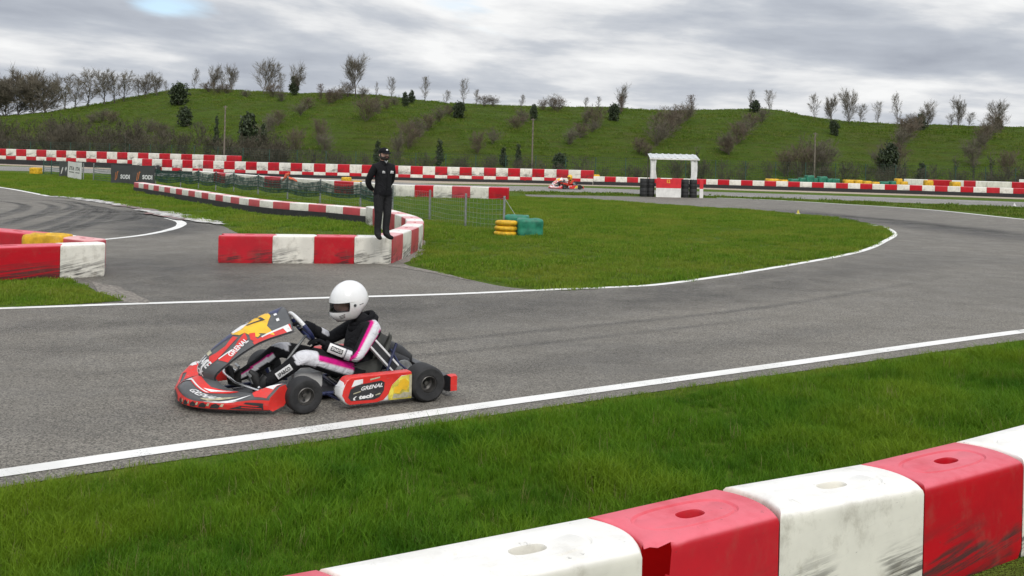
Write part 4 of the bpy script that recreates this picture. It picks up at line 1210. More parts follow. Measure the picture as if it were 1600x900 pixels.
for (k, u, vb, vt, wd, lb) in [
    ('slim0', 304, 140, 107, .9, 'slim bare sapling right of the big dark bush on the brow'), ('spread0', 334, 141, 104, .9, 'left of three bare trees in the brown thicket on the brow'), ('slim1', 348, 142, 110, 1.2, 'middle one of three bare trees in the brown thicket'), ('spread1', 362, 142, 103, .8, 'right of three bare trees in the brown thicket'),
    ('spread2', 413, 147, 94, .95, 'broad fan-shaped bare tree left of the dark pointed evergreen'), ('slim2', 438, 148, 114, .9, 'slim bare tree between the fan-shaped tree and the evergreen'), ('spread0', 463, 148, 103, .9, 'bare tree rising behind the dark pointed evergreen'),
    ('round', 556, 151, 88, .82, 'solitary lollipop tree with clear trunk, tallest on the skyline'), ('slim0', 588, 152, 128, .5, 'very thin bare whip right of the solitary tree'), ('slim1', 612, 154, 121, .9, 'slim bare sapling midway between solitary tree and twin evergreens'),
    ('slim2', 664, 160, 120, .85, 'slim bare tree right of the twin evergreen bushes'), ('slim0', 697, 163, 141, 1.3, 'faint low bare tree before the dark round bush'), ('slim1', 724, 164, 123, .75, 'slim bare tree above the dark round bush'), ('slim2', 745, 165, 140, .9, 'small bare sapling left of the pinkish bushes'),
    ('slim0', 815, 169, 148, 1.2, 'faint bare tree above the mid pole'), ('slim1', 914, 171, 152, 1.1, 'small bare tree left of the tree with dark ball evergreen, left of two'), ('slim2', 935, 171, 151, .9, 'small bare tree left of the dark ball evergreen, right of two'), ('spread0', 971, 172, 134, .75, 'bare tree with dry leaves above the dark ball evergreen'),
    ('slim1', 1172, 174, 141, .8, 'faint bare tree behind the rounded evergreen on the right brow'), ('slim2', 1201, 177, 141, 1.0, 'bare tree on the right brow just right of the rounded evergreen'),
    ('slim0', 1272, 187, 147, 1.0, 'first bare tree on the right skyline after the slope dips'), ('spread1', 1298, 190, 150, .9, 'second bare tree on the right skyline'), ('spread2', 1326, 193, 141, .75, 'largest bare tree of the right skyline group'), ('slim1', 1343, 194, 163, 1.3, 'low bare tree close right of the largest right skyline tree'),
    ('slim2', 1372, 195, 159, .9, 'upright bare tree in the middle of the right skyline'), ('slim0', 1402, 196, 146, .75, 'tall slim bare tree with clear stem on the right skyline'), ('spread0', 1450, 198, 160, 1.0, 'round bare tree above the dark bush on the right skyline'), ('spread1', 1498, 199, 153, .7, 'narrow tall bare tree near the right edge'), ('slim1', 1513, 199, 176, 1.6, 'low bush-like bare tree near the right edge'), ('spread2', 1556, 201, 158, .9, 'last bare tree on the skyline before the right edge'), ('slim2', 1487, 199, 178, 1.6, 'small bare tree left of the narrow tall one at right')]:
    plant(k, u, vb, vt, lb, 'tree', TR, wd)
EV = 'dark evergreen bushes on the hill'
for (k, u, vb, vt, wd, lb) in [
    ('ever0', 279, 164, 131, 1.05, 'big dark round bush on the left brow of the hill'), ('ever0', 289, 197, 168, .9, 'dark round bush lower down the left slope'), ('ever1', 459, 148, 121, .9, 'dark pointed evergreen on the skyline'), ('ever1', 633, 166, 145, .75, 'left of the twin evergreen bushes on the skyline'), ('ever1', 643, 162, 142, .75, 'right of the twin evergreen bushes on the skyline'), ('ever0', 717, 184, 160, 1.0, 'dark round bush just below the skyline, mid picture'), ('ever0', 834, 187, 164, .7, 'small dark bush just above the mid pole'), ('ever0', 959, 188, 163, .85, 'dark ball evergreen under the bare tree with dry leaves'), ('ever0', 1180, 175, 157, 1.15, 'low rounded evergreen on the right brow'), ('ever0', 1303, 211, 189, .8, 'small dark bush alone high on the right slope'), ('ever0', 1438, 203, 179, 1.1, 'dark bush on the skyline under the round bare tree'), ('ever1', 1559, 202, 184, 1.1, 'dark bush on the skyline near the right edge'),
    ('ever2', 337, 238, 184, .35, 'dark ivy column left of the slim pole at left'), ('ever1', 388, 240, 180, .8, 'dark ragged evergreen right of the left pole'), ('ever2', 410, 246, 196, .6, 'leaning dark evergreen second right of the left pole'), ('ever2', 590, 258, 222, .8, 'dark evergreen directly behind the marshal'), ('ever2', 687, 262, 221, .7, 'dark little conifer right of the marshal'), ('ever2', 786, 263, 232, .9, 'dark shrub left of the mid pole'), ('ever2', 810, 263, 227, .7, 'dark upright shrub nearest the mid pole'), ('ever0', 874, 264, 240, 1.1, 'dark broad shrub right of the mid pole'), ('ever0', 1389, 274, 226, .8, 'large dark bush at the foot of the right slope'), ('ever2', 1440, 286, 256, 1.1, 'dark shrub behind the far right row')]:
    plant(k, u, vb, vt, lb, 'bush', EV, wd)
for (k, u, vb, vt, wd, lb) in [('browny', 1079, 182, 147, .8, 'dark-leaved small tree on the skyline right of the shelter'), ('browny', 970, 178, 150, .8, 'brown-leaved bush beside the dark ball evergreen'), ('browny', 500, 158, 130, .75, 'reddish leaved bush left of the solitary tree'), ('browny', 514, 162, 140, 1.2, 'low reddish bush left of the solitary tree, lower of two')]:
    plant(k, u, vb, vt, lb, 'bush', 'brown-leaved bushes on the hill', wd)
for (k, u, vb, vt, wd, lb) in [('stump0', 1091, 268, 228, .8, 'crooked ivy-covered stem behind the shelter'), ('stump1', 1493, 288, 240, .8, 'crooked ivy-covered stem, left of three at right'), ('stump0', 1521, 290, 248, .8, 'crooked ivy-covered stem, middle of three at right'), ('stump1', 1549, 288, 234, .8, 'crooked ivy-covered stem, right of three at right'), ('stump0', 1414, 284, 245, .7, 'slim ivy-covered stem left of the dark shrub at right'), ('stump1', 195, 250, 203, .8, 'leaning ivy-covered stem in the scrub at left'), ('stump0', 1230, 278, 238, .7, 'slim ivy-covered stem left of the right pole')]:
    plant(k, u, vb, vt, lb, 'tree', 'ivy-covered stems at the foot of the hill', wd)
SB = 'leafless brown shrubs on the grassy hill'
sl = [(160, 190, 170, 1.3), (178, 192, 174, 1.3), (145, 192, 176, 1.2), (325, 143, 128, 1.5), (340, 146, 132, 1.4), (352, 146, 131, 1.3), (385, 152, 140, 1.3), (425, 151, 131, 1.2), (440, 158, 142, 1.2), (480, 170, 152, 1.2), (470, 180, 160, 1.2), (520, 160, 138, 1.1), (531, 156, 134, 1.1), (543, 152, 128, 1.0), (565, 152, 135, 1.1), (573, 190, 148, .9), (588, 176, 158, 1.1), (605, 170, 155, 1.1), (618, 164, 150, 1.2), (640, 232, 190, .8), (655, 214, 184, 1.0), (668, 204, 178, 1.0), (685, 190, 166, 1.1), (702, 180, 164, 1.1), (622, 246, 208, .7), (497, 226, 186, .7), (510, 240, 205, .8), (757, 165, 150, 1.4), (770, 166, 149, 1.3), (748, 240, 206, .8), (770, 225, 200, .9), (806, 202, 180, 1.2), (818, 192, 170, 1.1), (850, 172, 156, 1.0), (866, 172, 148, 1.0), (872, 174, 152, 1.0), (890, 226, 200, 1.1), (905, 216, 192, 1.2), (925, 206, 188, 1.1), (932, 200, 166, .8), (915, 195, 168, .7), (1000, 240, 215, .9), (1025, 228, 185, .9), (1040, 215, 172, 1.0), (1052, 205, 168, 1.0), (1062, 196, 164, 1.0), (1072, 188, 162, 1.0), (1010, 244, 222, 1.0), (1135, 238, 206, 1.0), (1150, 226, 192, 1.0), (1163, 212, 182, 1.0), (1175, 200, 176, 1.0), (1190, 190, 168, 1.0), (1140, 242, 214, 1.0), (1265, 274, 214, .8), (1250, 276, 224, .8), (1285, 276, 220, .8), (1225, 276, 236, .8), (1375, 270, 228, .8), (1400, 266, 222, .8), (1405, 234, 200, 1.0), (1412, 222, 184, 1.0), (1420, 212, 180, 1.0), (1428, 206, 178, 1.0), (1530, 240, 208, .9), (1540, 228, 196, .9), (1548, 215, 186, 1.0), (1556, 208, 178, 1.0), (1520, 262, 220, .8), (1575, 280, 236, .8), (235, 205, 186, 1.2), (250, 212, 194, 1.2), (420, 205, 178, 1.0), (435, 196, 172, 1.0), (410, 228, 190, .8), (460, 240, 200, .7)]
for i, (u, vb, vt, wd) in enumerate(sl):
    row_ = 'high on the slope' if vb < 175 else 'half way up the slope' if vb < 225 else 'low on the slope'
    side = 'left third' if u < 530 else 'middle' if u < 1060 else 'right third'
    k_ = sorted(x[0] for x in sl if (x[1] < 175, x[1] < 225) == (vb < 175, vb < 225)).index(u)
    plant(f'shrub{i % 4}', u, vb, vt, f'leafless brown shrub {row_}, {ordinal(k_)} from the left at that height', 'bush', 'leafless brown shrubs on the grassy hill', wd * 1.35, name='shrub')
# the tangled scrub along the foot of the hill reads as one mass
sm = MB(); rs = random.Random(17)
bush = [bare_tree(200 + k, spread=.7, n1=6, n2=4, n3=4, crown=.62, trunk_r=.014, clear=.06, stems=4, twig_w=.0055, up_=.5) for k in range(4)]
for i in range(200):
    f = rs.random()
    u = rs.uniform(-60, 450) if i < 95 else rs.uniform(420, 1660)
    X = 0
    Y = 88.0
    q_ = ray(u, 300); q_ = q_.x / q_.y
    off = rs.uniform(-2.5, 9 if u < 330 else 4) if u < 450 else rs.uniform(-3, 2)
    for _ in range(5): Y = foot_y(q_ * Y) + off
    X = q_ * Y; z = max(0, hill_z(X, Y))
    h = (rs.uniform(1.9, 3.4) * (1.15 - .35 * max(0, u) / 450)) if u < 450 else rs.uniform(1.0, 2.2)
    tr_, cr_, _i = bush[i % 4]; a = rs.random() * 6.28; ca, sa = cos(a), sin(a); w_ = h * rs.uniform(.9, 1.4)
    for src in (tr_, cr_):
        sm.add([((x * ca - y * sa) * w_ + X, (x * sa + y * ca) * w_ + Y, zz_ * h + z - .05) for x, y, zz_ in src.v], src.f)
sm.build('scrub', MT['scrub'], kind='stuff', label='tangled leafless brown scrub along the foot of the hill', cat='scrub')
# ------------------------------------------------------------------ racing karts
def pw(tab, v):
    """smooth lookup in a table of (v, values...)"""
    for (a, b) in zip(tab[:-1], tab[1:]):
        if v <= b[0]:
            t = (v - a[0]) / (b[0] - a[0]); return [x + (y - x) * t for x, y in zip(a[1:], b[1:])]
    return list(tab[-1][1:])
def smoothed(tab, n=6):
    P = spline([Vector((*r, 0, 0))[:4] if len(r) < 4 else Vector(r) for r in tab], n)
    k = len(tab[0]); return [tuple(p)[:k] for p in P]
def nose_fn(u, v):
    a = abs(u)
    xf = 1.90 - (.57 if u > 0 else .13) * a ** 2.2
    dep = .27 - .13 * a ** 3
    h = .150 + .105 * exp(-(u / .34) ** 2) + .085 * sstep(.70, .97, a)
    tab = [(0, -.035, .032), (.12, -.005, .05), (.30, 0, .085), (.46, -.012, .52 * h + .02), (.58, -.045, .70 * h + .01), (.80, -dep * .62, .94 * h), (.92, -dep * .95, h), (1, -dep - .03, .62 * h)]
    x, z = pw(tab, v)
    return Vector((xf + x, .555 * u, z))
_nc = smoothed([(0, 1.745, .235), (.14, 1.742, .335), (.34, 1.605, .470), (.55, 1.435, .592), (.75, 1.290, .668), (.9, 1.165, .715), (1, 1.06, .752)])
def nassau_fn(u, v):
    x, z = pw(_nc, v)
    wv = .125 + .055 * sstep(0, .35, v) + .045 * v
    a = abs(u)
    dr = .165 * a ** 1.8
    return Vector((x - dr * (.10 + .55 * (1 - v)), wv * u, z - dr * (.30 + .7 * v)))
def pod_z(x):
    f = sstep(.80, .69, x)
    return .040 + .075 * (1 - f) ** 2, .262 - .085 * (1 - f) ** 2
def kart_mats(p): return [MT[k] for k in p]
def build_kart(loc, rz, sc, label, main=True):
    root = thing('racing_kart', loc, rz, label, 'kart', None, sc)
    if main: A_, B_, C_, D_, E_ = 'kgrey', 'kred', 'kwhite', 'kblack', 'knavy'
    else: A_, B_, C_, D_, E_ = 'kwhite', 'kred', 'kwhite', 'kred', 'kyellow'
    mats = [MT[A_], MT[B_], MT[C_], MT[D_], MT[E_], MT['kyellow'], MT['kpale'], MT['kplateworn'], MT['kblack']]
    # nose cone
    m = MB(); m.grid(nose_fn, 44, 24, 0, u0=-1, u1=1)
    for e in (-1, 1):
        ring = [nose_fn(e, j / 24) for j in range(25)]
        m.add([r for r in ring] + [Vector((1.20, .53 * e, .06))], [(j, j + 1, 25) if e < 0 else (j + 1, j, 25) for j in range(24)], 1)
    f = nose_fn; D = lambda poly, mi, off=.003, ml=.07: decal(m, f, poly, mi, ml, off)
    # lower red band with dark windows
    D([(-1, .10), (1, .10), (1, .40), (.72, .46), (.40, .36), (-.05, .42), (-.42, .52), (-1, .55)], 1)
    D([(-.36, .18), (-.02, .16), (.0, .32), (-.34, .40)], 3, .005)
    for k in range(5):
        o = .08 + k * .125
        D([(o, .14), (o + .075, .13), (o + .10, .24), (o + .06, .34), (o + .02, .26)], 3, .005)
        D([(o + .09, .22), (o + .115, .20), (o + .13, .31), (o + .11, .33)], 7, .0055)
    D([(.74, .14), (.97, .12), (.97, .34), (.86, .38), (.82, .26)], 3, .005)
    D([(.80, .30), (.93, .24), (.95, .27), (.82, .35)], 1, .006)
    D([(.83, .20), (.96, .15), (.96, .18), (.84, .24)], 1, .006)
    # big chevron round the hood
    D([(-.62, .62), (-.50, .55), (-.28, .54), (.02, .66), (.40, .66), (.58, .80), (.60, .90), (.34, .80), (.05, .80), (-.16, .72), (-.30, .80), (-.46, .93), (-.60, .93)], 1, .004)
    D([(-.36, .60), (-.24, .55), (.02, .66), (.0, .70), (-.22, .66), (-.30, .72)], 2, .006)
    D([(-.30, .575), (.05, .675), (.40, .675), (.42, .69), (.04, .695), (-.3, .60)], 2, .006)
    D([(.30, .715), (.54, .86), (.56, .87), (.42, .72)], 2, .006)
    D([(-.86, .66), (-.72, .60), (-.70, .90), (-.84, .92)], 1, .004)
    for e in (-1, 1): D([(e * .98, .45), (e * .98, .92), (e * .86, .94), (e * .82, .75), (e * .90, .5)][::e], 1, .004)
    for e in (-1, 1): D([(e * .975, .70), (e * .975, .92), (e * .90, .93), (e * .90, .80)][::e], 2, .006)
    D([(.44, .50), (.66, .66), (.74, .70), (.66, .56), (.55, .46)], 7, .005)
    D([(.62, .45), (.80, .60), (.86, .60), (.76, .47)], 2, .005)
    D([(.50, .40), (.62, .47), (.80, .46), (.66, .39)], 2, .005)
    decal_text(m, f, 'GRENAL', (.22, .555), (.36, -.01), (.05, .085), 2, off=.006, shear=.2) if main else None
    m.build('nose_cone', mats, root, smooth=50)
    # front number panel
    m = MB(); f = nassau_fn
    m.grid(f, 26, 32, 0, u0=-1, u1=1); m.grid(lambda u, v: f(-u, v) - Vector((.012, 0, .012)), 16, 20, 3, u0=-1, u1=1)
    D = lambda poly, mi, off=.003: decal(m, f, poly, mi, .08, off)
    D([(-1, .26), (.05, .28), (.22, .46), (.36, .56), (-.1, .58), (-1, .60)], 4)
    D([(-.8, .50), (.15, .48), (.42, .52), (.48, .60), (.70, .67), (.97, .84), (.62, .80), (.30, .87), (-.8, .87)], 5, .004)
    D([(-.8, .49), (.13, .49), (.22, .56), (.08, .66), (-.20, .80), (-.8, .85)], 2, .005)
    D([(.46, .57), (.66, .60), (.84, .66), (.80, .70), (.52, .66)], 5, .0035)
    D([(.30, .235), (.62, .18), (.66, .25), (.60, .36), (.46, .50), (.26, .475), (.44, .38), (.40, .29)], 1, .004)
    D([(.70, .26), (.98, .30), (.90, .42), (.72, .56), (.44, .575), (.56, .50), (.76, .40)], 1, .004)
    D([(.66, .27), (.70, .27), (.75, .40), (.71, .40)], 2, .005)
    D([(.58, .60), (.80, .58), (.98, .62), (.98, .66), (.80, .64), (.66, .66)], 1, .004)
    D([(.90, .585), (.99, .585), (.99, .99), (.80, .99), (.82, .92)], 1, .004)
    D([(.86, .70), (.90, .70), (.86, .93), (.99, .95), (.99, .99), (.80, .975)], 2, .005)
    D([(-1, .82), (.05, .85), (.30, .93), (-.1, 1), (-1, 1)], 4, .004)
    D([(.26, .90), (.36, .90), (.36, .925), (.26, .925)], 2, .006); D([(.50, .90), (.60, .90), (.60, .925), (.50, .925)], 2, .006)
    if main:
        decal_text(m, f, '57', (-.16, .59), (.56, .05), (-.02, .17), 8, off=.007, bold=.01, maxlen=.1)
        decal_text(m, f, 'GRENAL', (.92, .36), (-.10, .20), (-.17, -.02), 2, off=.006, shear=.2)
        decal_text(m, f, 'RACE', (-.10, .155), (.74, -.02), (0, .075), 2, off=.006, shear=.2)
        decal_text(m, f, 'ROK', (-.05, .05), (.58, -.02), (0, .07), 2, off=.006, shear=.2)
        D([(-.35, .245), (.22, .235), (.25, .27), (-.3, .285)], 7, .005)
        D([(.28, .05), (.38, .05), (.44, .2), (.34, .2)], 2, .005)
    m.build('front_panel', mats, root, smooth=50)
    # side pods
    for sg in (1, -1):
        m = MB(); rings = []
        for i in range(19):
            x = .795 - .625 * (i / 18) ** 1.25
            zb, zt = pod_z(x); yo = .668 - .12 * (1 - sstep(.80, .765, x)) ** 1.6; yi = .54
            r = .022; rg = []
            for (cy, cz, a0) in ((yo - r, zb + r, -90), (yo - r, zt - r, 0), (yi + r, zt - r, 90), (yi + r, zb + r, 180)):
                for k in range(4):
                    a = radians(a0 + 30 * k); rg.append(Vector((x, sg * (cy + r * cos(a)), cz + r * sin(a))))
            rings.append(rg if sg > 0 else rg[::-1])
        m.loft(rings, 2)
        for k, fc in enumerate(m.f):
            c = sum((Vector(m.v[i]) for i in fc), Vector()) / len(fc)
            if c.x < .77 and (c.z > .22 or abs(c.y) < .56): m.m[k] = 1 if c.z > .22 else 3
        def pf(u, v, sg=sg):
            x = .782 - .610 * u if sg > 0 else .172 + .610 * u
            zb, zt = pod_z(x); yo = .668 - .12 * (1 - sstep(.80, .765, x)) ** 1.6
            return Vector((x, sg * yo, zb + (zt - zb) * v))
        D = lambda poly, mi, off=.003: decal(m, pf, poly, mi, .08, off)
        if sg > 0:
            D([(.02, .30), (.06, .10), (.13, .03), (.50, .02), (.60, .08), (.68, .30), (.72, .60), (.86, .93), (1, .96), (1, 1), (.14, .98), (.06, .86), (.03, .64)], 1)
            D([(.10, .30), (.14, .16), (.46, .13), (.54, .20), (.60, .42), (.61, .72), (.56, .80), (.22, .72), (.13, .58)], 3, .005)
            D([(.14, .66), (.30, .76), (.30, .92), (.18, .90)], 2, .006); D([(.40, .84), (.54, .90), (.54, .95), (.40, .90)], 7, .006)
            D([(.67, .05), (1, .04), (1, .93), (.84, .88), (.71, .58), (.66, .24)], 6, .009)
            D([(.74, .30), (.82, .26), (.86, .40), (.93, .35), (.97, .62), (.90, .80), (.83, .74), (.80, .56), (.75, .50)], 5, .011)
            D([(.72, .10), (.95, .08), (.97, .26), (.88, .30), (.84, .22), (.74, .26)], 7, .011)
            D([(.965, .1), (1, .1), (1, .9), (.965, .9)], 7, .012)
            if main:
                decal_text(m, pf, 'GRENAL', (.27, .50), (.31, .07), (.01, .15), 2, off=.008, shear=.15)
                decal_text(m, pf, 'tecb', (.24, .19), (.21, .03), (.01, .16), 2, off=.008, bold=.05)
                D([(.17, .19), (.20, .17), (.19, .25), (.22, .32), (.20, .32), (.165, .25)], 2, .007)
                D([(.48, .27), (.55, .31), (.55, .36), (.48, .31)], 7, .007); D([(.17, .40), (.27, .46), (.27, .50), (.17, .44)], 7, .007)
        else:
            D([(0, .1), (.8, .05), (.9, .9), (0, .9)], 1)
        m.build('side_pod', mats, root, smooth=45)
    # wheels
    for ax, y, r, wd, st in ((1.055, .56, .140, .150, 4), (1.055, -.56, .140, .150, 4), (.025, .600, .150, .225, 0), (.025, -.600, .150, .225, 0)):
        e = bpy.data.objects.new('wheel', None)
        tm = MB(); h = wd / 2; ri = .066
        prof = [(ri, -h * .82), (ri + .010, -h * .93), (r * .86, -h), (r * .945, -h * .93), (r * .985, -h * .80), (r, -h * .6), (r, h * .6), (r * .985, h * .80), (r * .945, h * .93), (r * .86, h), (ri + .010, h * .93), (ri, h * .82), (ri - .004, h * .5)]
        tm.lathe(prof, axis='y', n=40)
        wm_ = tm.build('wheel', MT['tyre'], root, smooth=38); wm_.location = (ax, y, r); wm_.rotation_euler = (0, 0, radians(st))
        bpy.data.objects.remove(e)
        rm = MB(); sg = 1 if y > 0 else -1
        out_ = [(ri + .004, h * .86), (ri - .002, h * .90), (ri - .006, h * .80), (ri - .008, h * .30), (.040, h * .16), (.020, h * .18), (.016, h * .45), (0, h * .47)]
        rm.lathe([(a, sg * b) for a, b in (out_ if sg > 0 else out_)], axis='y', n=28)
        rm.lathe([(ri - .002, -sg * h * .85), (ri - .006, -sg * h * .2), (.03, -sg * h * .1)], axis='y', n=20)
        rm.build('rim', MT['rimgrey'], wm_, smooth=40)
        bt = MB()
        for k in range(3):
            a = k * 2.094 + .5; bt.lathe([(0, 0), (.011, 0), (.011, .004), (0, .004)], (.040 * cos(a), sg * (h * .22), .040 * sin(a)), 'y', 8)
        bt.lathe([(.003, 0), (.004, .02), (0, .02)], (.055, sg * h * .5, .0), 'y', 6)
        bt.build('wheel_bolts', MT['black'], wm_)
    # frame
    m = MB()
    for s_ in (1, -1):
        m.tube([(-.10, .31 * s_, .085), (.30, .32 * s_, .065), (.85, .30 * s_, .062), (1.05, .36 * s_, .075), (1.25, .26 * s_, .07), (1.55, .20 * s_, .07)], .016, 8)
        m.tube([(1.05, .36 * s_, .10), (1.05, .48 * s_, .128)], .02, 8)
        m.tube([(.78, .30 * s_, .062), (.76, .56 * s_, .07), (.22, .58 * s_, .07), (.20, .30 * s_, .065)], .011, 6)
    for x, w_ in ((-.10, .31), (.22, .32), (.62, .31), (1.25, .26)): m.tube([(x, -w_, .075), (x, w_, .075)], .015, 8)
    m.build('frame', MT['greynavy'], root, smooth=60)
    m = MB(); m.tube([(0, -.56, .14), (0, .56, .14)], .021, 10); m.lathe([(.03, -.02), (.095, -.02), (.095, .0), (.03, .0)], (0, .12, .14), 'y', 18)
    m.build('rear_axle', MT['steel'], root, smooth=40)
    m = MB(); m.box((.98, 0, .045), (.86, .56, .008)); m.build('floor_tray', MT['dgrey'], root)
    m = MB(); m.tube([(1.42, -.46, .20), (1.50, -.2, .20), (1.50, .2, .20), (1.34, .50, .17)], .010, 8); m.tube([(1.24, -.3, .08), (1.40, -.3, .20)], .01, 6); m.tube([(1.24, .3, .08), (1.36, .38, .19)], .01, 6)
    m.build('front_bumper_bar', MT['chrome'], root, smooth=60)
    m = MB(); m.tube([(1.05, .43, .15), (1.12, .05, .14)], .007, 6); m.tube([(1.05, -.43, .15), (1.12, -.05, .14)], .007, 6); m.tube([(1.18, 0, .10), (.86, 0, .50)], .012, 8)
    m.build('steering_column', MT['steel'], root, smooth=60)
    for s_ in (1, -1):
        m = MB(); m.tube([(1.22, .17 * s_, .08), (1.36, .17 * s_, .18), (1.39, .17 * s_, .25)], .008, 6); m.tube([(1.39, .12 * s_, .25), (1.39, .24 * s_, .25)], .011, 6)
        m.build('pedal', MT['steel'], root, smooth=60)
    # steering wheel
    wc = Vector((.90, 0, .572)); un = Vector((.62, 0, .785)); yn = Vector((0, 1, 0))
    ring = [wc + un * .150 * cos(a) * (1 if cos(a) > -.2 else .92) + yn * .165 * sin(a) for a in [2 * pi * k / 36 for k in range(36)]]
    sw = MB(); sw.tube(ring, .018, 10, closed=True)
    mi = [0 if (abs(((k // 10) + 18) % 36 - 18) < 7) else 1 for k in range(360)]
    sw.m = mi
    so = sw.build('steering_wheel', [MT['kwhite'], MT['knavy']], root, smooth=60)
    m = MB()
    for a in (0.0, 2.1, -2.1): m.tube([wc - un.cross(yn) * .0, wc + un * .150 * cos(a) * .92 + yn * .16 * sin(a)], .010, 6)
    m.lathe([(0, .012), (.04, .012), (.045, 0), (0, 0)], wc, 'z', 14)
    m.build('wheel_spokes', MT['dgrey'], so, smooth=50)
    # seat shell
    ct = smoothed([(0, .66, .150), (.2, .56, .075), (.45, .40, .062), (.65, .26, .12), (.85, .175, .28), (1, .12, .44)])
    def seat_fn(u, v):
        x, z = pw(ct, v); a = abs(u); hw = .175 + .02 * sin(pi * v)
        lift = (.13 + .08 * sin(pi * v)) * sstep(.35, 1.0, a) ** 1.3 * sstep(0, .25, v)
        return Vector((x + lift * .35 * sstep(.5, .9, v), hw * (u if a < .6 else (.6 + (a - .6) * .75) * (1 if u > 0 else -1)) * 1.12, z + lift * (1.0 - .45 * sstep(.55, 1, v))))
    m = MB(); m.grid(seat_fn, 20, 20, u0=-1, u1=1); m.grid(lambda u, v: seat_fn(-u, v) - Vector((.012, .0, .012)) + Vector((0, -.012 * u * (1 if 1 else 0), 0)), 20, 20, u0=-1, u1=1)
    m.build('seat', MT['seat'], root, smooth=60)
    m = MB()
    for s_ in (1, -1): m.tube([(-.02, .26 * s_, .14), (.10, .24 * s_, .24), (.16, .19 * s_, .36)], .010, 6)
    m.tube([(.13, .25, .42), (.22, .27, .20), (.25, .29, .08)], .013, 6)
    m.build('seat_stay', MT['greynavy'], root, smooth=60)
    # engine on the right, airbox, exhaust
    m = MB(); m.box((.20, -.36, .20), (.22, .16, .20), bev=.02)
    for k in range(5): m.box((.22, -.36, .32 + .018 * k), (.17, .15, .008))
    m.lathe([(.05, 0), (.05, .03), (.02, .05), (0, .05)], (.22, -.36, .40), 'z', 14); m.box((.06, -.30, .17), (.14, .10, .12), bev=.015)
    m.build('engine', MT['dgrey'], root, smooth=40)
    m = MB()
    m.tube([(.26, -.12, .30), (.18, -.14, .32), (.06, -.16, .295), (-.06, -.17, .24), (-.14, -.17, .17), (-.16, -.17, .10)], [.055, .075, .080, .080, .078, .05], 16)
    m.tube([(.16, -.10, .24), (.01, -.10, .21), (-.12, -.10, .15)], [.05, .065, .055], 14)
    m.build('exhaust_silencer', MT['black'], root, smooth=60)
    m = MB(); m.lathe([(.078, -.012), (.086, -.012), (.086, .012), (.078, .012)], (0, 0, 0), 'z', 18); m.xf(Matrix.Translation((.10, -.15, .31)) @ Vector((-.9, 0, -.42)).to_track_quat('Z', 'Y').to_matrix().to_4x4())
    m.build('exhaust_strap', MT['dgrey'], root, smooth=40)
    # radiator leaning behind the driver's left elbow
    rt, rb = Vector((.345, .235, .425)), Vector((.135, .245, .195))
    ax = (rt - rb).normalized(); th = Vector((.0, .92, .39)).normalized(); wd_ = ax.cross(th).normalized()
    rm = Matrix((ax, wd_, th)).transposed()
    m = MB(); m.box((rt + rb) / 2, ((rt - rb).length, .055, .030), rot=rm); ro = m.build('radiator', MT['black'], root)
    for o_ in (-.037, .037):
        m = MB(); m.box((rt + rb) / 2 + wd_ * o_, ((rt - rb).length + .01, .018, .040), rot=rm, bev=.004); m.build('side_tank', MT['kwhite'], ro)
    # fuel tank between the legs, rear bumper, chain guard
    m = MB(); m.box((.86, 0, .13), (.26, .20, .15), bev=.03); m.build('fuel_tank', MT['sheet'], root, smooth=40)
    m = MB(); rings = []
    for i in range(25):
        u = -1 + i / 12; y = .66 * u; e = sstep(.80, .95, abs(u))
        x0_, x1_ = -.175 - .01 * e, -.25 - .02 * e; z0, z1 = .055 - .005 * e, .165 + .03 * e
        if abs(u) > .99: x0_ -= .012; x1_ += .012; z0 += .012; z1 -= .012
        rings.append([Vector((x0_, y, z0)), Vector((x0_, y, z1)), Vector(((x0_ + x1_) / 2, y, z1 + .006)), Vector((x1_, y, z1)), Vector((x1_, y, z0))])
    m.loft(rings)
    for k, fc in enumerate(m.f):
        c = sum((Vector(m.v[i]) for i in fc), Vector()) / len(fc); m.m[k] = 1 if c.y > .64 or c.y < -.64 or (abs(c.y) > .56 and (c.z > .17 or c.x < -.28)) else 0
    m.build('rear_bumper', [MT['kblack'], MT['kred']], root, smooth=30)
    m = MB(); m.tube([(-.10, .28, .09), (-.19, .30, .10)], .014, 6); m.tube([(-.10, -.28, .09), (-.19, -.30, .10)], .014, 6); m.build('bumper_stay', MT['greynavy'], root, smooth=60)
    return root
KTH = radians(210); KSC = 1.05
kart = build_kart((-1.022, 9.048, .006), KTH, KSC, 'red and black racing kart with number 57 cornering in the foreground')
# ------------------------------------------------------------------ people
def skin_mesh(nodes, edges, root, levels=2):
    """one continuous surface grown round a skeleton; nodes: name -> (point, radius or (rx, ry))"""
    names = list(nodes); ix = {n: i for i, n in enumerate(names)}
    me = bpy.data.meshes.new('skeleton')
    me.from_pydata([tuple(nodes[n][0]) for n in names], [(ix[a], ix[b]) for a, b in edges], [])
    ob = bpy.data.objects.new('skeleton', me); COL.objects.link(ob)
    ob.modifiers.new('skin', 'SKIN'); ss = ob.modifiers.new('sub', 'SUBSURF'); ss.levels = levels; ss.render_levels = levels
    sv = me.skin_vertices[0].data
    for n in names:
        r = nodes[n][1]; sv[ix[n]].radius = (r, r) if isinstance(r, (int, float)) else r
        sv[ix[n]].use_root = n == root
    bpy.context.view_layer.update()
    dg = bpy.context.evaluated_depsgraph_get()
    m2 = bpy.data.meshes.new_from_object(ob.evaluated_get(dg))
    bpy.data.objects.remove(ob); bpy.data.meshes.remove(me)
    return m2
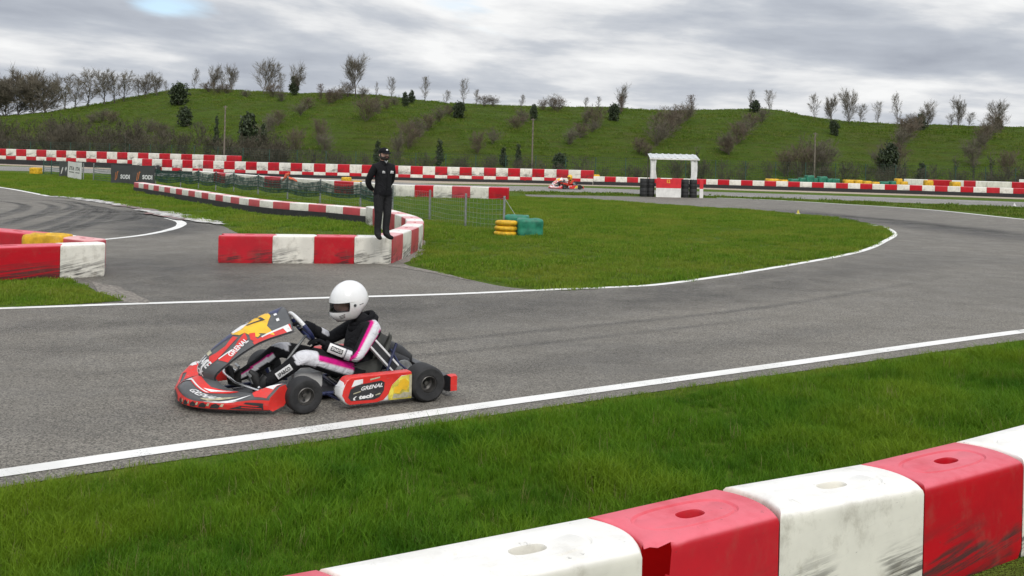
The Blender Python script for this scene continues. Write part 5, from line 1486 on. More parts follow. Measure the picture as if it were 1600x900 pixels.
def paint(me, fn, name, rough=.85, extra=None):
    ca = me.color_attributes.new('pattern', 'FLOAT_COLOR', 'POINT')
    vals = []
    for v in me.vertices: c = fn(v.co, v.normal); vals += [*c, 1]
    ca.data.foreach_set('color', vals)
    m, nt, b = newmat(name); N = NT(nt)
    a = N.n('ShaderNodeAttribute', attribute_name='pattern').outputs['Color']
    co = N.n('ShaderNodeTexCoord').outputs['Object']
    f = N.noise(co, 18, 4, .6)
    N.l(N.mix(N.rng(f, .35, .75, 0, .14), a, (.03, .03, .032)) if extra is None else a, b.inputs['Base Color'])
    b.inputs['Roughness'].default_value = rough
    b.inputs['Specular IOR Level'].default_value = .2
    wr = N.noise(co, 11, 4, .55, 1.2)
    N.l(N.bump(wr, .9, .03), b.inputs['Normal'])
    me.materials.clear(); me.materials.append(m); me.shade_smooth()
    return me
def hand(m, p, d, n, s=1.0, curl=.8, thumb=1, mi=0):
    """palm, four fingers of different lengths curled towards n, thumb leaving the side of the palm"""
    d = Vector(d).normalized(); n = Vector(n); n = (n - d * n.dot(d)).normalized(); sd_ = d.cross(n)
    p = Vector(p)
    R3 = Matrix((d, sd_, n)).transposed()
    m.ball(p + d * .038 * s, (.050 * s, .043 * s, .020 * s), 12, 8, mi)
    m.v[-12 * 9:] = [tuple(R3 @ (Vector(q) - (p + d * .038 * s)) + (p + d * .038 * s)) for q in m.v[-12 * 9:]]
    for k, (off, L) in enumerate(((-.031, .062), (-.010, .074), (.011, .070), (.030, .054))):
        q = p + d * .075 * s + sd_ * off * s * thumb; dd = d.copy(); pts = [p + d * .045 * s + sd_ * off * .8 * s * thumb, q]
        for j, f in enumerate((.45, .32, .23)):
            a = curl * (.8 + .15 * j + .05 * k); dd = (dd * cos(a) + n * sin(a)).normalized(); n2 = n
            pts.append(pts[-1] + dd * L * f * s * 1.15)
        m.tube(pts, [.0095 * s, .0098 * s, .009 * s, .0082 * s, .0065 * s], 7, mi)
    b = p + d * .018 * s - sd_ * .034 * s * thumb
    m.tube([b, b + (d * .5 - sd_ * .8 * thumb + n * .3) * .030 * s, b + (d * .9 - sd_ * .7 * thumb + n * .9) * .045 * s, b + (d * 1.1 - sd_ * .35 * thumb + n * 1.5) * .050 * s], [.012 * s, .011 * s, .0095 * s, .007 * s], 7, mi)
BLK, WHT, PNK = (.013, .013, .015), (.72, .72, .76), (.72, .012, .26)
def seg(p, a, b):
    d = b - a; t = (p - a).dot(d) / d.length_squared; tc = min(1, max(0, t)); q = a + d * tc
    return t, (p - q), (p - q).length
def build_driver(kroot, label, main=True, sc=1.0, loc=None, rz=0):
    J = dict(pelvis=(.42, 0, .185), belly=(.385, 0, .29), chest=(.365, 0, .42), top=(.345, 0, .53), neck=(.365, 0, .60), nk2=(.42, 0, .665),
             shL=(.325, .165, .54), elL=(.50, .270, .330), wrL=(.735, .165, .43), shR=(.325, -.165, .54), elR=(.56, -.26, .40), wrR=(.80, -.17, .545),
             hipL=(.46, .10, .18), knL=(.955, .200, .365), anL=(1.275, .15, .155), hipR=(.46, -.10, .18), knR=(1.05, -.135, .378), anR=(1.40, -.15, .155))
    J = {k: Vector(v) for k, v in J.items()}
    nodes = {k: (J[k], r) for k, r in dict(pelvis=(.160, .140), belly=(.155, .145), chest=(.165, .150), top=(.135, .125), neck=.075, nk2=.055, shL=.082, elL=.060, wrL=.042, shR=.082, elR=.060, wrR=.042, hipL=.105, knL=.074, anL=.050, hipR=.105, knR=.074, anR=.050).items()}
    for s_ in 'LR':
        nodes['th' + s_] = (J['hip' + s_].lerp(J['kn' + s_], .5), .090); nodes['ca' + s_] = (J['kn' + s_].lerp(J['an' + s_], .4) + Vector((-.01, 0, -.02)), .066)
        nodes['ua' + s_] = (J['sh' + s_].lerp(J['el' + s_], .5), .070); nodes['fa' + s_] = (J['el' + s_].lerp(J['wr' + s_], .45), .056)
    ed = [('pelvis', 'belly'), ('belly', 'chest'), ('chest', 'top'), ('top', 'neck'), ('neck', 'nk2')]
    for s_ in 'LR': ed += [('top', 'sh' + s_), ('sh' + s_, 'ua' + s_), ('ua' + s_, 'el' + s_), ('el' + s_, 'fa' + s_), ('fa' + s_, 'wr' + s_), ('pelvis', 'hip' + s_), ('hip' + s_, 'th' + s_), ('th' + s_, 'kn' + s_), ('kn' + s_, 'ca' + s_), ('ca' + s_, 'an' + s_)]
    me = skin_mesh(nodes, ed, 'pelvis', 3)
    Y = Vector((0, 1, 0))
    bones = [(a, b) for a, b in [('pelvis', 'chest'), ('chest', 'neck'), ('neck', 'nk2'), ('shL', 'elL'), ('elL', 'wrL'), ('shR', 'elR'), ('elR', 'wrR'), ('hipL', 'knL'), ('knL', 'anL'), ('hipR', 'knR'), ('knR', 'anR')]]
    rr = {'pelvis': .13, 'chest': .13, 'neck': .06, 'shL': .07, 'elL': .05, 'shR': .07, 'elR': .05, 'hipL': .09, 'knL': .06, 'hipR': .09, 'knR': .06}
    def col(p, nrm):
        best = min(bones, key=lambda b: seg(p, J[b[0]], J[b[1]])[2] / rr[b[0]])
        a, b = best; t, rad, dist = seg(p, J[a], J[b])
        ax = (J[b] - J[a]).normalized(); s_ = -1 if a.endswith('R') else 1
        outw = Y * 1.0; outw = (outw - ax * outw.dot(ax)).normalized(); upv = ax.cross(outw)
        if upv.z < 0 or (a[:2] == 'sh' and upv.x < 0): upv = -upv
        if a[:2] == 'sh' and upv.x < 0: upv = -upv
        rn = rad.normalized() if rad.length > 1e-6 else outw
        o, u = rn.dot(outw), rn.dot(upv)
        if not main: return (.55, .05, .03) if (a[:2] in ('sh', 'hi')) else (.03, .03, .03) if a[:2] in ('kn',) else (.50, .30, .10) if a == 'chest' else (.45, .04, .03)
        if a[:2] == 'sh' and o * s_ > -.15:
            u2 = u
            if t < -.35: return BLK
            if .52 < u2 < .82: return PNK
            if -.62 < u2 <= .52: return WHT
            if -.76 < u2 <= -.62: return PNK
        if a == 'elL':
            if t < .36 and u < .62: return WHT
            if .40 < t < .93 and -.75 < u < .70 and o > -.2: return WHT
        if a == 'elR' and t < .5 and u > .3: return WHT
        if a[:2] == 'hi' and o > -.25:
            if t > .78 and u > -.75 and s_ > 0: return WHT
            if s_ < 0: return WHT if t > .9 and u > .1 else BLK
            if .12 < t <= .78:
                if .22 < u < .66: return PNK
                if -.38 < u <= .22: return WHT
        if a[:2] == 'kn':
            if t < .06 and u > -.4 and s_ > 0: return WHT
            if a == 'knR' and o > -.35:
                if .20 < u < .42: return PNK
                if -.40 < u <= .20: return WHT
                if t < .12 and u > .2: return WHT
        return BLK
    paint(me, col, 'racing_suit_cloth' if main else 'far_suit_cloth')
    root = thing('person', loc if loc else kroot.location, rz if loc else kroot.rotation_euler[2], label, 'person', None, sc if loc else kroot.scale[0])
    link('body', me, root)
    def limb_fn(a, b, r, t0, t1, a0, a1, flip=False):
        ax = (J[b] - J[a]).normalized(); o = (Y - ax * Y.dot(ax)).normalized(); u_ = ax.cross(o)
        if u_.z < 0: u_ = -u_
        def f(u, v):
            t = t1 + (t0 - t1) * u if flip else t0 + (t1 - t0) * u
            an = a0 + (a1 - a0) * v
            return J[a].lerp(J[b], t) + (o * cos(an) + u_ * sin(an)) * r
        return f
    if main:
        # printed patches: sleeve and shin
        f = limb_fn('elL', 'wrL', .0615, .42, .92, -.75, .62, True); m = MB(); m.grid(f, 8, 6, 0)
        f2 = lambda u, v: f(u, v)
        decal(m, f, [(.16, .30), (.92, .30), (.92, .78), (.16, .78)], 1, .2, .0015); decal_text(m, f, 'SPARCO', (.21, .40), (.66, 0), (0, .28), 0, off=.003)
        m.build('sleeve_patch', [MT['kwhite'], MT['kblack']], root, smooth=60)
        f = limb_fn('knL', 'anL', .0745, .30, .66, -.35, .45, True); m = MB(); m.grid(f, 8, 4, 0); decal_text(m, f, 'SPARCO', (.10, .22), (.80, 0), (0, .55), 1, off=.002)
        m.build('shin_patch', [MT['kwhite'], MT['kblack']], root, smooth=60)
    # collar, boots, gloves
    m = MB()
    for k, (r_, dz) in enumerate(((.100, .0), (.085, .035))):
        ring = [J['neck'] + Vector((-.02 + .01 * k + r_ * 1.05 * cos(q), r_ * 1.1 * sin(q), dz - .03 - .045 * cos(q))) for q in [2 * pi * j / 20 for j in range(20)]]
        m.tube(ring, .030 - .004 * k, 8, closed=True)
    m.build('collar', MT['cloth'], root, smooth=70)
    for s_, an in ((1, J['anL']), (-1, J['anR'])):
        m = MB(); toe = an + Vector((.065, .01 * s_, .085))
        m.tube([an + Vector((-.045, 0, .05)), an + Vector((0, 0, .0)), an + Vector((-.01, 0, -.055)), an + Vector((.035, 0, -.03)), toe, toe + Vector((.035, 0, .035))], [.045, .047, .036, .040, .034, .016], 10)
        m.build('boot', MT['leather'], root, smooth=70)
    wc = Vector((.90, 0, .572)); un = Vector((.62, 0, .785))
    for s_, wr, an in ((1, J['wrL'], 1.95), (-1, J['wrR'], 1.15)):
        rim = wc + un * .150 * cos(an) + Y * .165 * sin(an) * s_
        m = MB(); d = (rim - wr).normalized(); nrm = Vector((.55, 0, -.75)) if s_ > 0 else Vector((.4, .3, -.75))
        hand(m, wr + d * .0, (d + Vector((.2, 0, .1))).normalized(), nrm, 1.15, .75, s_)
        m.tube([wr - d * .06, wr + d * .02], [.050, .044], 10)
        m.build('glove', MT['cloth'] if main else MT['kwhite'], root, smooth=60)
    # helmet
    hc = Vector((.480, 0, .772)); yaw, pit = radians(8), radians(-7)
    HR = Matrix.Rotation(yaw, 3, 'Z') @ Matrix.Rotation(-pit, 3, 'Y')
    m = MB(); nu, nv = 48, 30; rx, ry, rz_ = .176, .144, .178
    vs = []; fs = []
    def hp(az, e, k=1.0):
        d = Vector((cos(e) * cos(az), cos(e) * sin(az), sin(e)))
        p = Vector((d.x * rx, d.y * ry, d.z * rz_)) * k
        if e < 0:
            fr = max(0, cos(az)) ** 1.2; dn = sstep(0, -.7, e)
            p.x += .045 * fr * dn * k; p.z = max(p.z, -.165 * k - .012 * fr)
            if cos(az) < 0: p.x *= 1 - .12 * dn; p.z += .05 * dn * (-cos(az)) ** 2
            p.y *= 1 - .08 * dn
        return HR @ p + hc
    emin = -1.05
    es = [emin + (pi / 2 - emin) * j / nv for j in range(nv + 1)]
    j0 = min(range(nv), key=lambda j: abs(es[j] + .36)); j1 = min(range(nv), key=lambda j: abs(es[j] - .12)); i0 = 9
    vs = [hp(2 * pi * i / nu, e) for e in es for i in range(nu)]
    for j in range(nv):
        for i in range(nu):
            ic = i if i < nu / 2 else i - nu
            if j0 <= j < j1 and -i0 <= ic < i0: continue
            fs.append((j * nu + i, j * nu + (i + 1) % nu, (j + 1) * nu + (i + 1) % nu, (j + 1) * nu + i))
    m.add(vs, fs); 
    n0 = len(m.v)
    m.add([hp(2 * pi * i / nu, e, .93) for e in es for i in range(nu)], [f[::-1] for f in fs], 1)
    # rim of the eye opening
    loop = [(i, j0) for i in range(-i0, i0 + 1)] + [(i0, j) for j in range(j0 + 1, j1 + 1)] + [(i, j1) for i in range(i0 - 1, -i0 - 1, -1)] + [(-i0, j) for j in range(j1 - 1, j0, -1)]
    pts = [hp(2 * pi * i / nu, es[j], .985) for i, j in loop]
    m.tube(pts, .0055, 6, 1, closed=True)
    m.tube([hp(2 * pi * i / nu, es[0], .965) for i in range(nu)], .010, 6, 1, closed=True)
    ho = m.build('helmet', [MT['helmet'] if main else MT['kyellow'], MT['black']], root, smooth=60)
    v = MB()
    for k in range(3): v.tube([hp(.70, -.60 - .09 * k, 1.004), hp(1.0, -.50 - .09 * k, 1.004)], .0030, 5)
    v.lathe([(0, .0), (.012, 0), (.012, .006), (0, .006)], (0, 0, 0), 'z', 12)
    cpt = hp(1.45, -.10, 1.0); k0 = len(v.v) - 48
    for q in range(k0, len(v.v)): v.v[q] = tuple(HR @ (Matrix.Rotation(-pi / 2, 3, 'X') @ Vector(v.v[q])) + cpt)
    v.tube([hp(1.15, .10, 1.003), hp(.9, .17, 1.003), hp(.5, .19, 1.003)], .0025, 5); v.tube([hp(1.7, -.12, 1.003), hp(1.95, -.10, 1.003)], .003, 5)
    v.build('helmet_vent', MT['dgrey'], ho)
    vs_ = MB(); nn = 2 * i0 + 1
    vs_.add([hp(2 * pi * i / nu, es[j], .992) for j in range(j0, j1 + 1) for i in range(-i0, i0 + 1)], [(r * nn + c, r * nn + c + 1, (r + 1) * nn + c + 1, (r + 1) * nn + c) for r in range(j1 - j0) for c in range(nn - 1)])
    vs_.build('added_visor', MT['added_visor'], ho, smooth=70)  # extra shield added over the opening to dim the face
    if main:
        vz = MB(); vz.add([hp(2 * pi * i / nu, es[j] , .99) for j in (j1, j1 + 1, j1 + 2) for i in range(-i0 - 2, i0 + 3)], [(r * (2 * i0 + 5) + c, r * (2 * i0 + 5) + c + 1, (r + 1) * (2 * i0 + 5) + c + 1, (r + 1) * (2 * i0 + 5) + c) for r in (0, 1) for c in range(2 * i0 + 4)])
        for q in range(len(vz.v)): vz.v[q] = tuple(hc + (Vector(vz.v[q]) - hc) * 1.035)
        vz.build('raised_visor', MT['helmet'], ho, smooth=60)
    # face behind the opening
    m = MB()
    fc = HR @ Vector((.035, 0, -.015)) + hc
    def face(d, p):
        if abs(d.y) < .25 and d.x > .8 and -.35 < d.z < .1: p = p + Vector((.016 * (1 - abs(d.y) / .25), 0, 0))
        return p
    b0 = len(m.v); m.ball((0, 0, 0), (.100, .078, .115), 20, 14, 0, face)
    for f_i in range(len(m.f)):
        c = sum((Vector(m.v[i]) for i in m.f[f_i]), Vector()) / len(m.f[f_i])
        if c.z < -.045 or c.z > .075 or c.x < .0: m.m[f_i] = 1
    for y in (.032, -.032):
        m.ball((.086, y, .022), (.012, .013, .009), 8, 6, 2); m.ball((.095, y, .022), (.005, .006, .006), 6, 5, 3)
        m.tube([(.092, y - .018, .040), (.097, y, .045), (.088, y + .018, .041)], .0035, 5, 3)
    m.xf(Matrix.Translation(fc) @ HR.to_4x4(), b0)
    m.build('face', [MT['skin'], MT['cloth'], MT['eyew'], MT['hair']], root, smooth=60)
    return root
driver = build_driver(kart, 'kart driver in white helmet and black racing suit with pink and white stripes')
# second kart, far away on the back straight
q = gp(893, 295.8)
k2 = build_kart((q.x + .35, q.y + .4, .008), radians(197), .98, 'small white and red kart far away on the back straight', main=False)
build_driver(k2, 'distant kart driver in red with a yellow helmet on the back straight', main=False)

# ---- the marshal standing on the barrier
def build_marshal(loc, rz, sc):
    root = thing('person', loc, rz, 'bearded man in black jacket and cap standing on the barrier with hands behind his back', 'person', None, sc)
    V = Vector
    J = dict(pel=((0, .01, .90), (.150, .115)), wai=((0, .005, 1.02), (.155, .118)), che=((0, 0, 1.20), (.172, .125)), top=((0, .01, 1.36), (.125, .10)), nek=((0, .005, 1.465), .058), hd0=((0, -.012, 1.535), .070), hd1=((0, -.018, 1.60), .082), hd2=((0, -.008, 1.665), .074))
    for s_, n in ((1, 'L'), (-1, 'R')):
        J['sh' + n] = ((.165 * s_, .012, 1.375), .078); J['ua' + n] = ((.208 * s_, .06, 1.24), .070); J['el' + n] = ((.238 * s_, .125, 1.105), .060)
        J['fa' + n] = ((.185 * s_, .165, 1.0), .054); J['wr' + n] = ((.085 * s_, .195, .925), .038)
        J['hip' + n] = ((.080 * s_, .01, .84), .104); J['th' + n] = ((.085 * s_, 0, .66), .092); J['kn' + n] = ((.078 * s_, -.03 if s_ > 0 else .0, .475), .073); J['ca' + n] = ((.072 * s_, -.01 if s_ > 0 else .03, .30), .068); J['an' + n] = ((.068 * s_, .0 if s_ > 0 else .05, .10), .056)
        dy_ = -.02 if s_ > 0 else .03; J['he' + n] = ((.068 * s_, .035 + dy_, .045), .045); J['to' + n] = ((.11 * s_, -.165 + dy_, .032), .036); J['ba' + n] = ((.09 * s_, -.085 + dy_, .045), .047)
    ed = [('pel', 'wai'), ('wai', 'che'), ('che', 'top'), ('top', 'nek'), ('nek', 'hd0'), ('hd0', 'hd1'), ('hd1', 'hd2')]
    for n in 'LR': ed += [('top', 'sh' + n), ('sh' + n, 'ua' + n), ('ua' + n, 'el' + n), ('el' + n, 'fa' + n), ('fa' + n, 'wr' + n), ('pel', 'hip' + n), ('hip' + n, 'th' + n), ('th' + n, 'kn' + n), ('kn' + n, 'ca' + n), ('ca' + n, 'an' + n), ('an' + n, 'he' + n), ('an' + n, 'ba' + n), ('ba' + n, 'to' + n)]
    me = skin_mesh({k: (V(a), b) for k, (a, b) in J.items()}, ed, 'pel', 3)
    def col(p, n):
        if p.z > 1.485: return (.68, .42, .33)
        if p.z > .86 or p.y > .10 and p.z > .8: return (.011, .011, .013)
        if p.z > .10: return (.020, .020, .022)
        return (.012, .012, .012)
    paint(me, col, 'dark_work_clothes')
    link('body', me, root)
    m = MB(); rings = []                                # hem and collar of the jacket
    for z, k in ((.84, 1.0), (.87, 1.03), (.93, 1.0)): rings.append([V((.168 * k * cos(a), .01 + .132 * k * sin(a), z)) for a in [2 * pi * j / 24 for j in range(24)]])
    m.loft(rings, cap0=False, cap1=False)
    rings = []
    for z, k in ((1.43, 1.25), (1.47, 1.08), (1.505, 1.05), (1.50, .95)): rings.append([V((.068 * k * cos(a), .003 + .068 * k * sin(a), z + .012 * sin(a))) for a in [2 * pi * j / 20 for j in range(20)]])
    m.loft(rings, cap0=False, cap1=False)
    m.tube([(0, -.069, 1.49), (0, -.105, 1.38), (0, -.132, 1.2), (0, -.125, .9)], .0045, 5)
    m.build('jacket', MT['cloth'], root, smooth=60)
    m = MB(); m.tube([(-.03, -.070, 1.50), (0, -.082, 1.455), (.03, -.070, 1.50)], .014, 6); m.build('scarf', MT['steel'], root, smooth=60)
    m = MB()
    fz = lambda x0, w_, z0, h_: (lambda u, v: V((x0 + w_ * u, -.139 + .9 * (x0 + w_ * u) ** 2, z0 + h_ * v)))
    f = fz(-.105, .055, 1.275, .045); decal(m, f, [(.0, .1), (.3, .9), (.6, .2), (.8, .7), (1, .1)], 0, .5, .006); decal(m, f, [(0, -.25), (1, -.25), (1, -.1), (0, -.1)], 0, .5, .006)
    f = fz(.05, .075, 1.27, .045); decal(m, f, [(0, .2), (.2, .9), (.95, .7), (1, .3), (.5, .1)], 0, .5, .006); decal(m, f, [(0, -.2), (1, -.2), (1, 0), (0, 0)], 0, .5, .006)
    m.build('chest_emblem', MT['kwhite'], root)
    m = MB(); hand(m, (-.075, .20, .915), (.8, .15, -.5), (.2, -.7, .2), 1.05, .5, 1); m.build('hand', MT['skin'], root, smooth=60)
    m = MB(); hand(m, (.075, .215, .93), (-.8, .1, -.5), (-.2, -.7, .2), 1.05, .5, -1); m.build('hand', MT['skin'], root, smooth=60)
    # face, beard, cap
    m = MB()
    m.tube([(0, -.092, 1.625), (0, -.110, 1.598), (0, -.108, 1.588)], [.008, .013, .010], 8)
    for s_ in (1, -1):
        m.ball((.030 * s_, -.090, 1.622), (.011, .008, .007), 8, 6, 1); m.ball((.030 * s_, -.097, 1.622), (.005, .004, .005), 6, 5, 2)
        m.ball((.083 * s_, .0, 1.60), (.012, .022, .030), 8, 6, 0)
        m.tube([(.014 * s_, -.096, 1.638), (.034 * s_, -.097, 1.644), (.052 * s_, -.082, 1.638)], .0045, 5, 2)
    m.tube([(-.024, -.097, 1.560), (0, -.104, 1.559), (.024, -.097, 1.560)], .006, 6, 3)
    m.build('face', [MT['skin'], MT['eyew'], MT['hair'], simple('lips', (.30, .10, .09), .5, .1, 9)], root, smooth=60)
    m = MB()
    m.ball((0, -.030, 1.545), (.078, .074, .055), 20, 12, 0, lambda d, p: p + V((.006 * noise.noise(p * 60), .006 * noise.noise(p * 70), .004 * noise.noise(p * 66))))
    m.tube([(-.045, -.092, 1.555), (-.024, -.103, 1.572), (0, -.108, 1.576), (.024, -.103, 1.572), (.045, -.092, 1.555)], .009, 7)
    for s_ in (1, -1): m.tube([(.070 * s_, -.035, 1.55), (.080 * s_, -.022, 1.59), (.083 * s_, -.01, 1.63)], [.022, .015, .010], 6)
    m.build('beard', MT['hair'], root, smooth=60)
    m = MB(); m.ball((0, 0, 1.655), (.098, .108, .092), 22, 12, 0, lambda d, p: V((p.x, p.y, max(p.z, -.010))))
    m.loft([[V((x, -.085 - .085 * (1 - (x / .09) ** 2) * k, 1.658 - .018 * k + dz - .10 * x * x * 8 * .1)) for x in [-.085 + .17 * j / 10 for j in range(11)]] for k, dz in ((0, .0), (.5, .004), (1, -.002), (1, -.010), (.5, -.006), (0, -.010))], closed=False, cap0=False, cap1=False)
    cp = m.build('cap', MT['cloth'], root, smooth=50)
    m = MB(); m.ball((0, -.103, 1.700), (.020, .008, .018), 10, 8); m.build('cap_emblem', MT['kwhite'], cp, smooth=60)
    return root
mq = gp(597, 374, .53)
build_marshal((mq.x, mq.y - .02, .535), radians(38), (1.07, 1.07, .985))
# ------------------------------------------------------------------ grass: tufts scattered on the lawns
def tuft(seed, n, rad, h0, h1, w, bend, mat='blade'):
    rng = random.Random(seed); vs = []; fs = []; tip = []; hue = []
    for i in range(n):
        a = rng.random() * 6.283; r = rad * sqrt(rng.random()); x, y = r * cos(a), r * sin(a)
        h = rng.uniform(h0, h1); b = rng.uniform(.1, 1) * bend * h; q = rng.random() * 6.283; bx, by = cos(q) * b, sin(q) * b
        t = rng.random() * 6.283; wx, wy = cos(t) * w, sin(t) * w; hu = rng.random(); o = len(vs)
        vs += [(x - wx, y - wy, -.01), (x + wx, y + wy, -.01), (x + bx * .35 + wx * .8, y + by * .35 + wy * .8, h * .55), (x + bx * .35 - wx * .8, y + by * .35 - wy * .8, h * .55), (x + bx, y + by, h * (1 - .25 * b / h))]
        fs += [(o, o + 1, o + 2, o + 3), (o + 3, o + 2, o + 4)]; tip += [0, 0, .55, .55, 1]; hue += [hu] * 5
    me = bpy.data.meshes.new('grass_tuft'); me.from_pydata(vs, [], fs)
    for nm, vals in (('tip', tip), ('hue', hue)):
        a = me.attributes.new(nm, 'FLOAT', 'POINT'); a.data.foreach_set('value', vals)
    me.materials.append(MT[mat])
    return bpy.data.objects.new('grass_tuft', me)
def collection(name, obs):
    c = bpy.data.collections.new(name)
    for o in obs: c.objects.link(o)
    return c
def scatter(patch, coll, density, smin, smax, seed, label, noise_scale=.5):
    """turns a copy of a lawn patch into one object of scattered grass tufts"""
    ng = bpy.data.node_groups.new('grass_scatter', 'GeometryNodeTree')
    ng.interface.new_socket('Geometry', in_out='INPUT', socket_type='NodeSocketGeometry'); ng.interface.new_socket('Geometry', in_out='OUTPUT', socket_type='NodeSocketGeometry')
    N = ng.nodes; L = ng.links.new
    gi = N.new('NodeGroupInput'); go = N.new('NodeGroupOutput')
    dp = N.new('GeometryNodeDistributePointsOnFaces'); dp.inputs['Density'].default_value = density; dp.inputs['Seed'].default_value = seed
    ip = N.new('GeometryNodeInstanceOnPoints'); ci = N.new('GeometryNodeCollectionInfo')
    ci.inputs['Collection'].default_value = coll; ci.inputs['Separate Children'].default_value = True; ci.inputs['Reset Children'].default_value = True
    ip.inputs['Pick Instance'].default_value = True
    rr = N.new('FunctionNodeRandomValue'); rr.data_type = 'FLOAT_VECTOR'; rr.inputs[0].default_value = (-.15, -.15, 0); rr.inputs[1].default_value = (.15, .15, 6.283); rr.inputs['Seed'].default_value = seed
    ri = N.new('FunctionNodeRandomValue'); ri.data_type = 'INT'; ri.inputs[4].default_value = 0; ri.inputs[5].default_value = 50; ri.inputs['Seed'].default_value = seed + 3
    pos = N.new('GeometryNodeInputPosition'); nz = N.new('ShaderNodeTexNoise'); nz.inputs['Scale'].default_value = noise_scale; nz.inputs['Detail'].default_value = 4
    mr = N.new('ShaderNodeMapRange'); mr.inputs['From Min'].default_value = .32; mr.inputs['From Max'].default_value = .68; mr.inputs['To Min'].default_value = smin; mr.inputs['To Max'].default_value = smax
    L(pos.outputs[0], nz.inputs['Vector']); L(nz.outputs[0], mr.inputs['Value'])
    L(gi.outputs[0], dp.inputs['Mesh']); L(dp.outputs['Points'], ip.inputs['Points']); L(ci.outputs[0], ip.inputs['Instance']); L(ri.outputs[2], ip.inputs['Instance Index']); L(rr.outputs[0], ip.inputs['Rotation']); L(mr.outputs[0], ip.inputs['Scale'])
    L(ip.outputs[0], go.inputs[0])
    md = patch.modifiers.new('grass', 'NODES'); md.node_group = ng
    tag(patch, label, 'grass', kind='stuff')
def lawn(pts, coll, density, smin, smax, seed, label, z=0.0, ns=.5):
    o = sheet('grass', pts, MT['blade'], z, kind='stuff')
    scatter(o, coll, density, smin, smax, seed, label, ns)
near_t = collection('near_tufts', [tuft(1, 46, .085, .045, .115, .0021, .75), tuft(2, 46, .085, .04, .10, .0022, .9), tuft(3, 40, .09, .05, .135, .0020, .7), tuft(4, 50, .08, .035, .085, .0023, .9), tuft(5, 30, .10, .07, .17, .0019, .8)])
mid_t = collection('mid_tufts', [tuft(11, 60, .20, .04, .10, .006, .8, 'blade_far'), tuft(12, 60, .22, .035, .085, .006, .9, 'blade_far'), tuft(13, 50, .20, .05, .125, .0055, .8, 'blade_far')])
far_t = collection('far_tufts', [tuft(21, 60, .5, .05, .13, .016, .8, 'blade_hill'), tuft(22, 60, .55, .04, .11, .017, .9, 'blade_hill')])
ne = [(u, v + 3) for u, v in near_edge]
verge_out = gpl([(-420, 836), (-100, 782), (0, 766), (120, 748), (250, 728), (400, 706), (500, 692), (650, 669), (800, 648), (1000, 619), (1200, 591), (1400, 563), (1600, 535), (1750, 516)], 8)
vo = [p + Vector((0, -.27 + .10 * noise.noise(Vector((p.x * 3.1, 1, 0))), 0)) for p in verge_out]
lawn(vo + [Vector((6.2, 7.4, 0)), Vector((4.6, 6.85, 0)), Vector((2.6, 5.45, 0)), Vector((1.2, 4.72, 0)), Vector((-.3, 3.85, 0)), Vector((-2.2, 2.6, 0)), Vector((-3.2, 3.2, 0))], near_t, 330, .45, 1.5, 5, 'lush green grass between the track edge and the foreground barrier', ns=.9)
edge_t = collection('edge_tufts', [tuft(6, 30, .08, .02, .05, .0024, 1.0, 'blade_far'), tuft(7, 24, .09, .025, .065, .0022, 1.0, 'blade_far')])
lawn([p + Vector((0, .03 + .05 * noise.noise(Vector((p.x * 2.3, 4, 0))), 0)) for p in verge_out] + [p - Vector((0, .42, 0)) for p in verge_out[::-1]], edge_t, 190, .6, 1.3, 15, 'short yellowish grass along the near track edge', ns=1.2)
tall_t = collection('stalk_tufts', [tuft(8, 9, .05, .12, .24, .0017, .7), tuft(9, 7, .05, .10, .22, .0016, .9, 'dry'), tuft(10, 14, .06, .08, .20, .0024, .8)])
lawn([p + Vector((0, -.5, 0)) for p in verge_out] + [Vector((6.2, 7.4, 0)), Vector((4.6, 6.85, 0)), Vector((2.6, 5.45, 0)), Vector((1.2, 4.72, 0)), Vector((-.3, 3.85, 0)), Vector((-2.2, 2.6, 0)), Vector((-3.2, 3.2, 0))], tall_t, 26, .5, 1.25, 16, 'taller grass stalks and dry stems on the near verge', ns=1.6)
lawn([Vector((-1.5, 2.2, 0)), Vector((.3, 3.3, 0)), Vector((3.0, 4.7, 0)), Vector((5, 6.0, 0)), Vector((6, 5.5, 0)), Vector((3, 3.6, 0)), Vector((0, 2.2, 0))], near_t, 160, .5, 1.1, 6, 'grass on the near side of the foreground barrier')
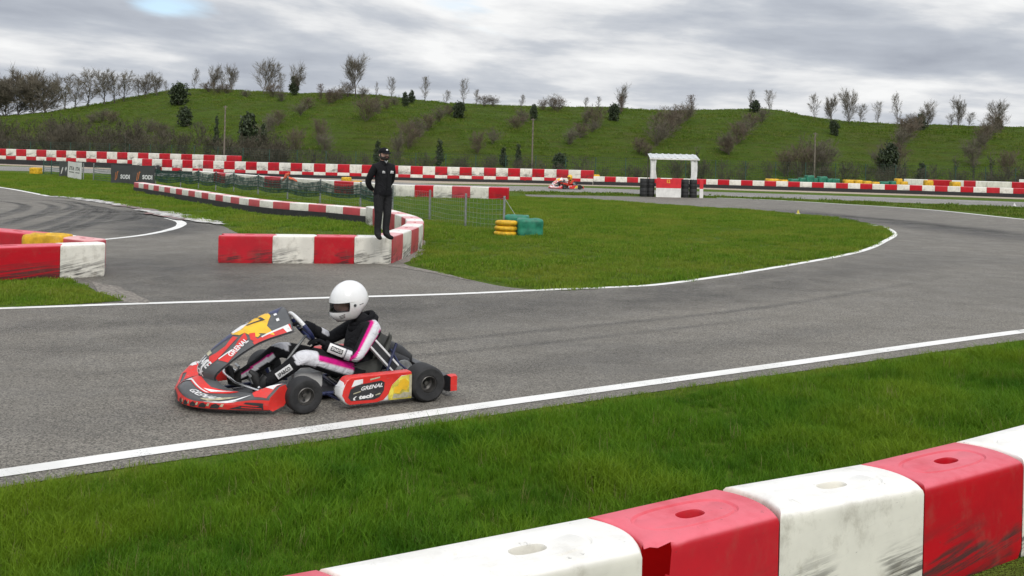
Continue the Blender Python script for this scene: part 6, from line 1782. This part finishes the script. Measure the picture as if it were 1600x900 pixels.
inf = gpl([(830, 308.5), (900, 311), (985, 317), (1060, 321.5), (1140, 327), (1250, 335.5), (1330, 345), (1370, 354), (1388, 362), (1385, 370), (1335, 393), (1200, 418.5), (1050, 441.5), (950, 449), (870, 452.5), (800, 448), (750, 439), (690, 426), (655, 408), (662, 385), (652, 352)], 4)
lawn(inf + gpl([(600, 332), (592, 310), (700, 306)], 2), mid_t, 28, .5, 1.35, 7, 'rough green grass on the infield inside the hairpin', ns=.25)
lawn(gpl([(-500, 472), (0, 437), (93, 438.5), (128, 447), (165, 462), (193, 471)], 5) + gpl([(150, 473.5), (100, 476.5), (0, 481), (-300, 491.5), (-600, 504)], 5), mid_t, 75, .35, .9, 8, 'grass on the corner patch under the left edge barriers', z=.012, ns=.6)
lf1 = gpl([(350, 353), (290, 341), (220, 326), (150, 314), (75, 305), (0, 291.5), (-150, 276)], 4) + gpl([(-150, 266), (0, 270), (60, 274), (150, 284), (215, 300), (300, 317), (400, 334), (500, 343), (588, 352)], 4) + gpl([(590, 385), (480, 386), (400, 374)], 3)
lawn(lf1, mid_t, 9, .7, 1.5, 9, 'grass on the inner lawn left of the marshal', ns=.3)
lf2 = gpl([(215, 297), (300, 312), (400, 328), (500, 336), (590, 345), (600, 340)], 3) + gpl([(600, 312), (500, 301), (400, 293), (300, 284), (200, 277), (60, 270)], 3)
lawn(lf2, mid_t, 7, .7, 1.3, 10, 'grass between the low row and the middle wall', ns=.3)
lawn(gpl([(830, 304), (900, 305), (1000, 306.5), (1100, 308.5), (1200, 312), (1300, 317.5), (1450, 326.5), (1600, 341.5), (1750, 356)], 4) + gpl([(1750, 331), (1600, 325), (1400, 317.5), (1200, 310), (1000, 304), (850, 300.5), (780, 299)], 4), far_t, 2.2, .7, 1.4, 11, 'strip of grass between the track and the back straight')
hl = MB()
hl.grid(lambda a, b: hill_pt(.06 + .88 * a, (7 + 36 * b) / (len(ys) - 1)), 160, 36)
ho_ = hl.build('grass', MT['blade'], kind='stuff'); scatter(ho_, far_t, .75, .8, 2.2, 12, 'rough grass on the hill', .12)
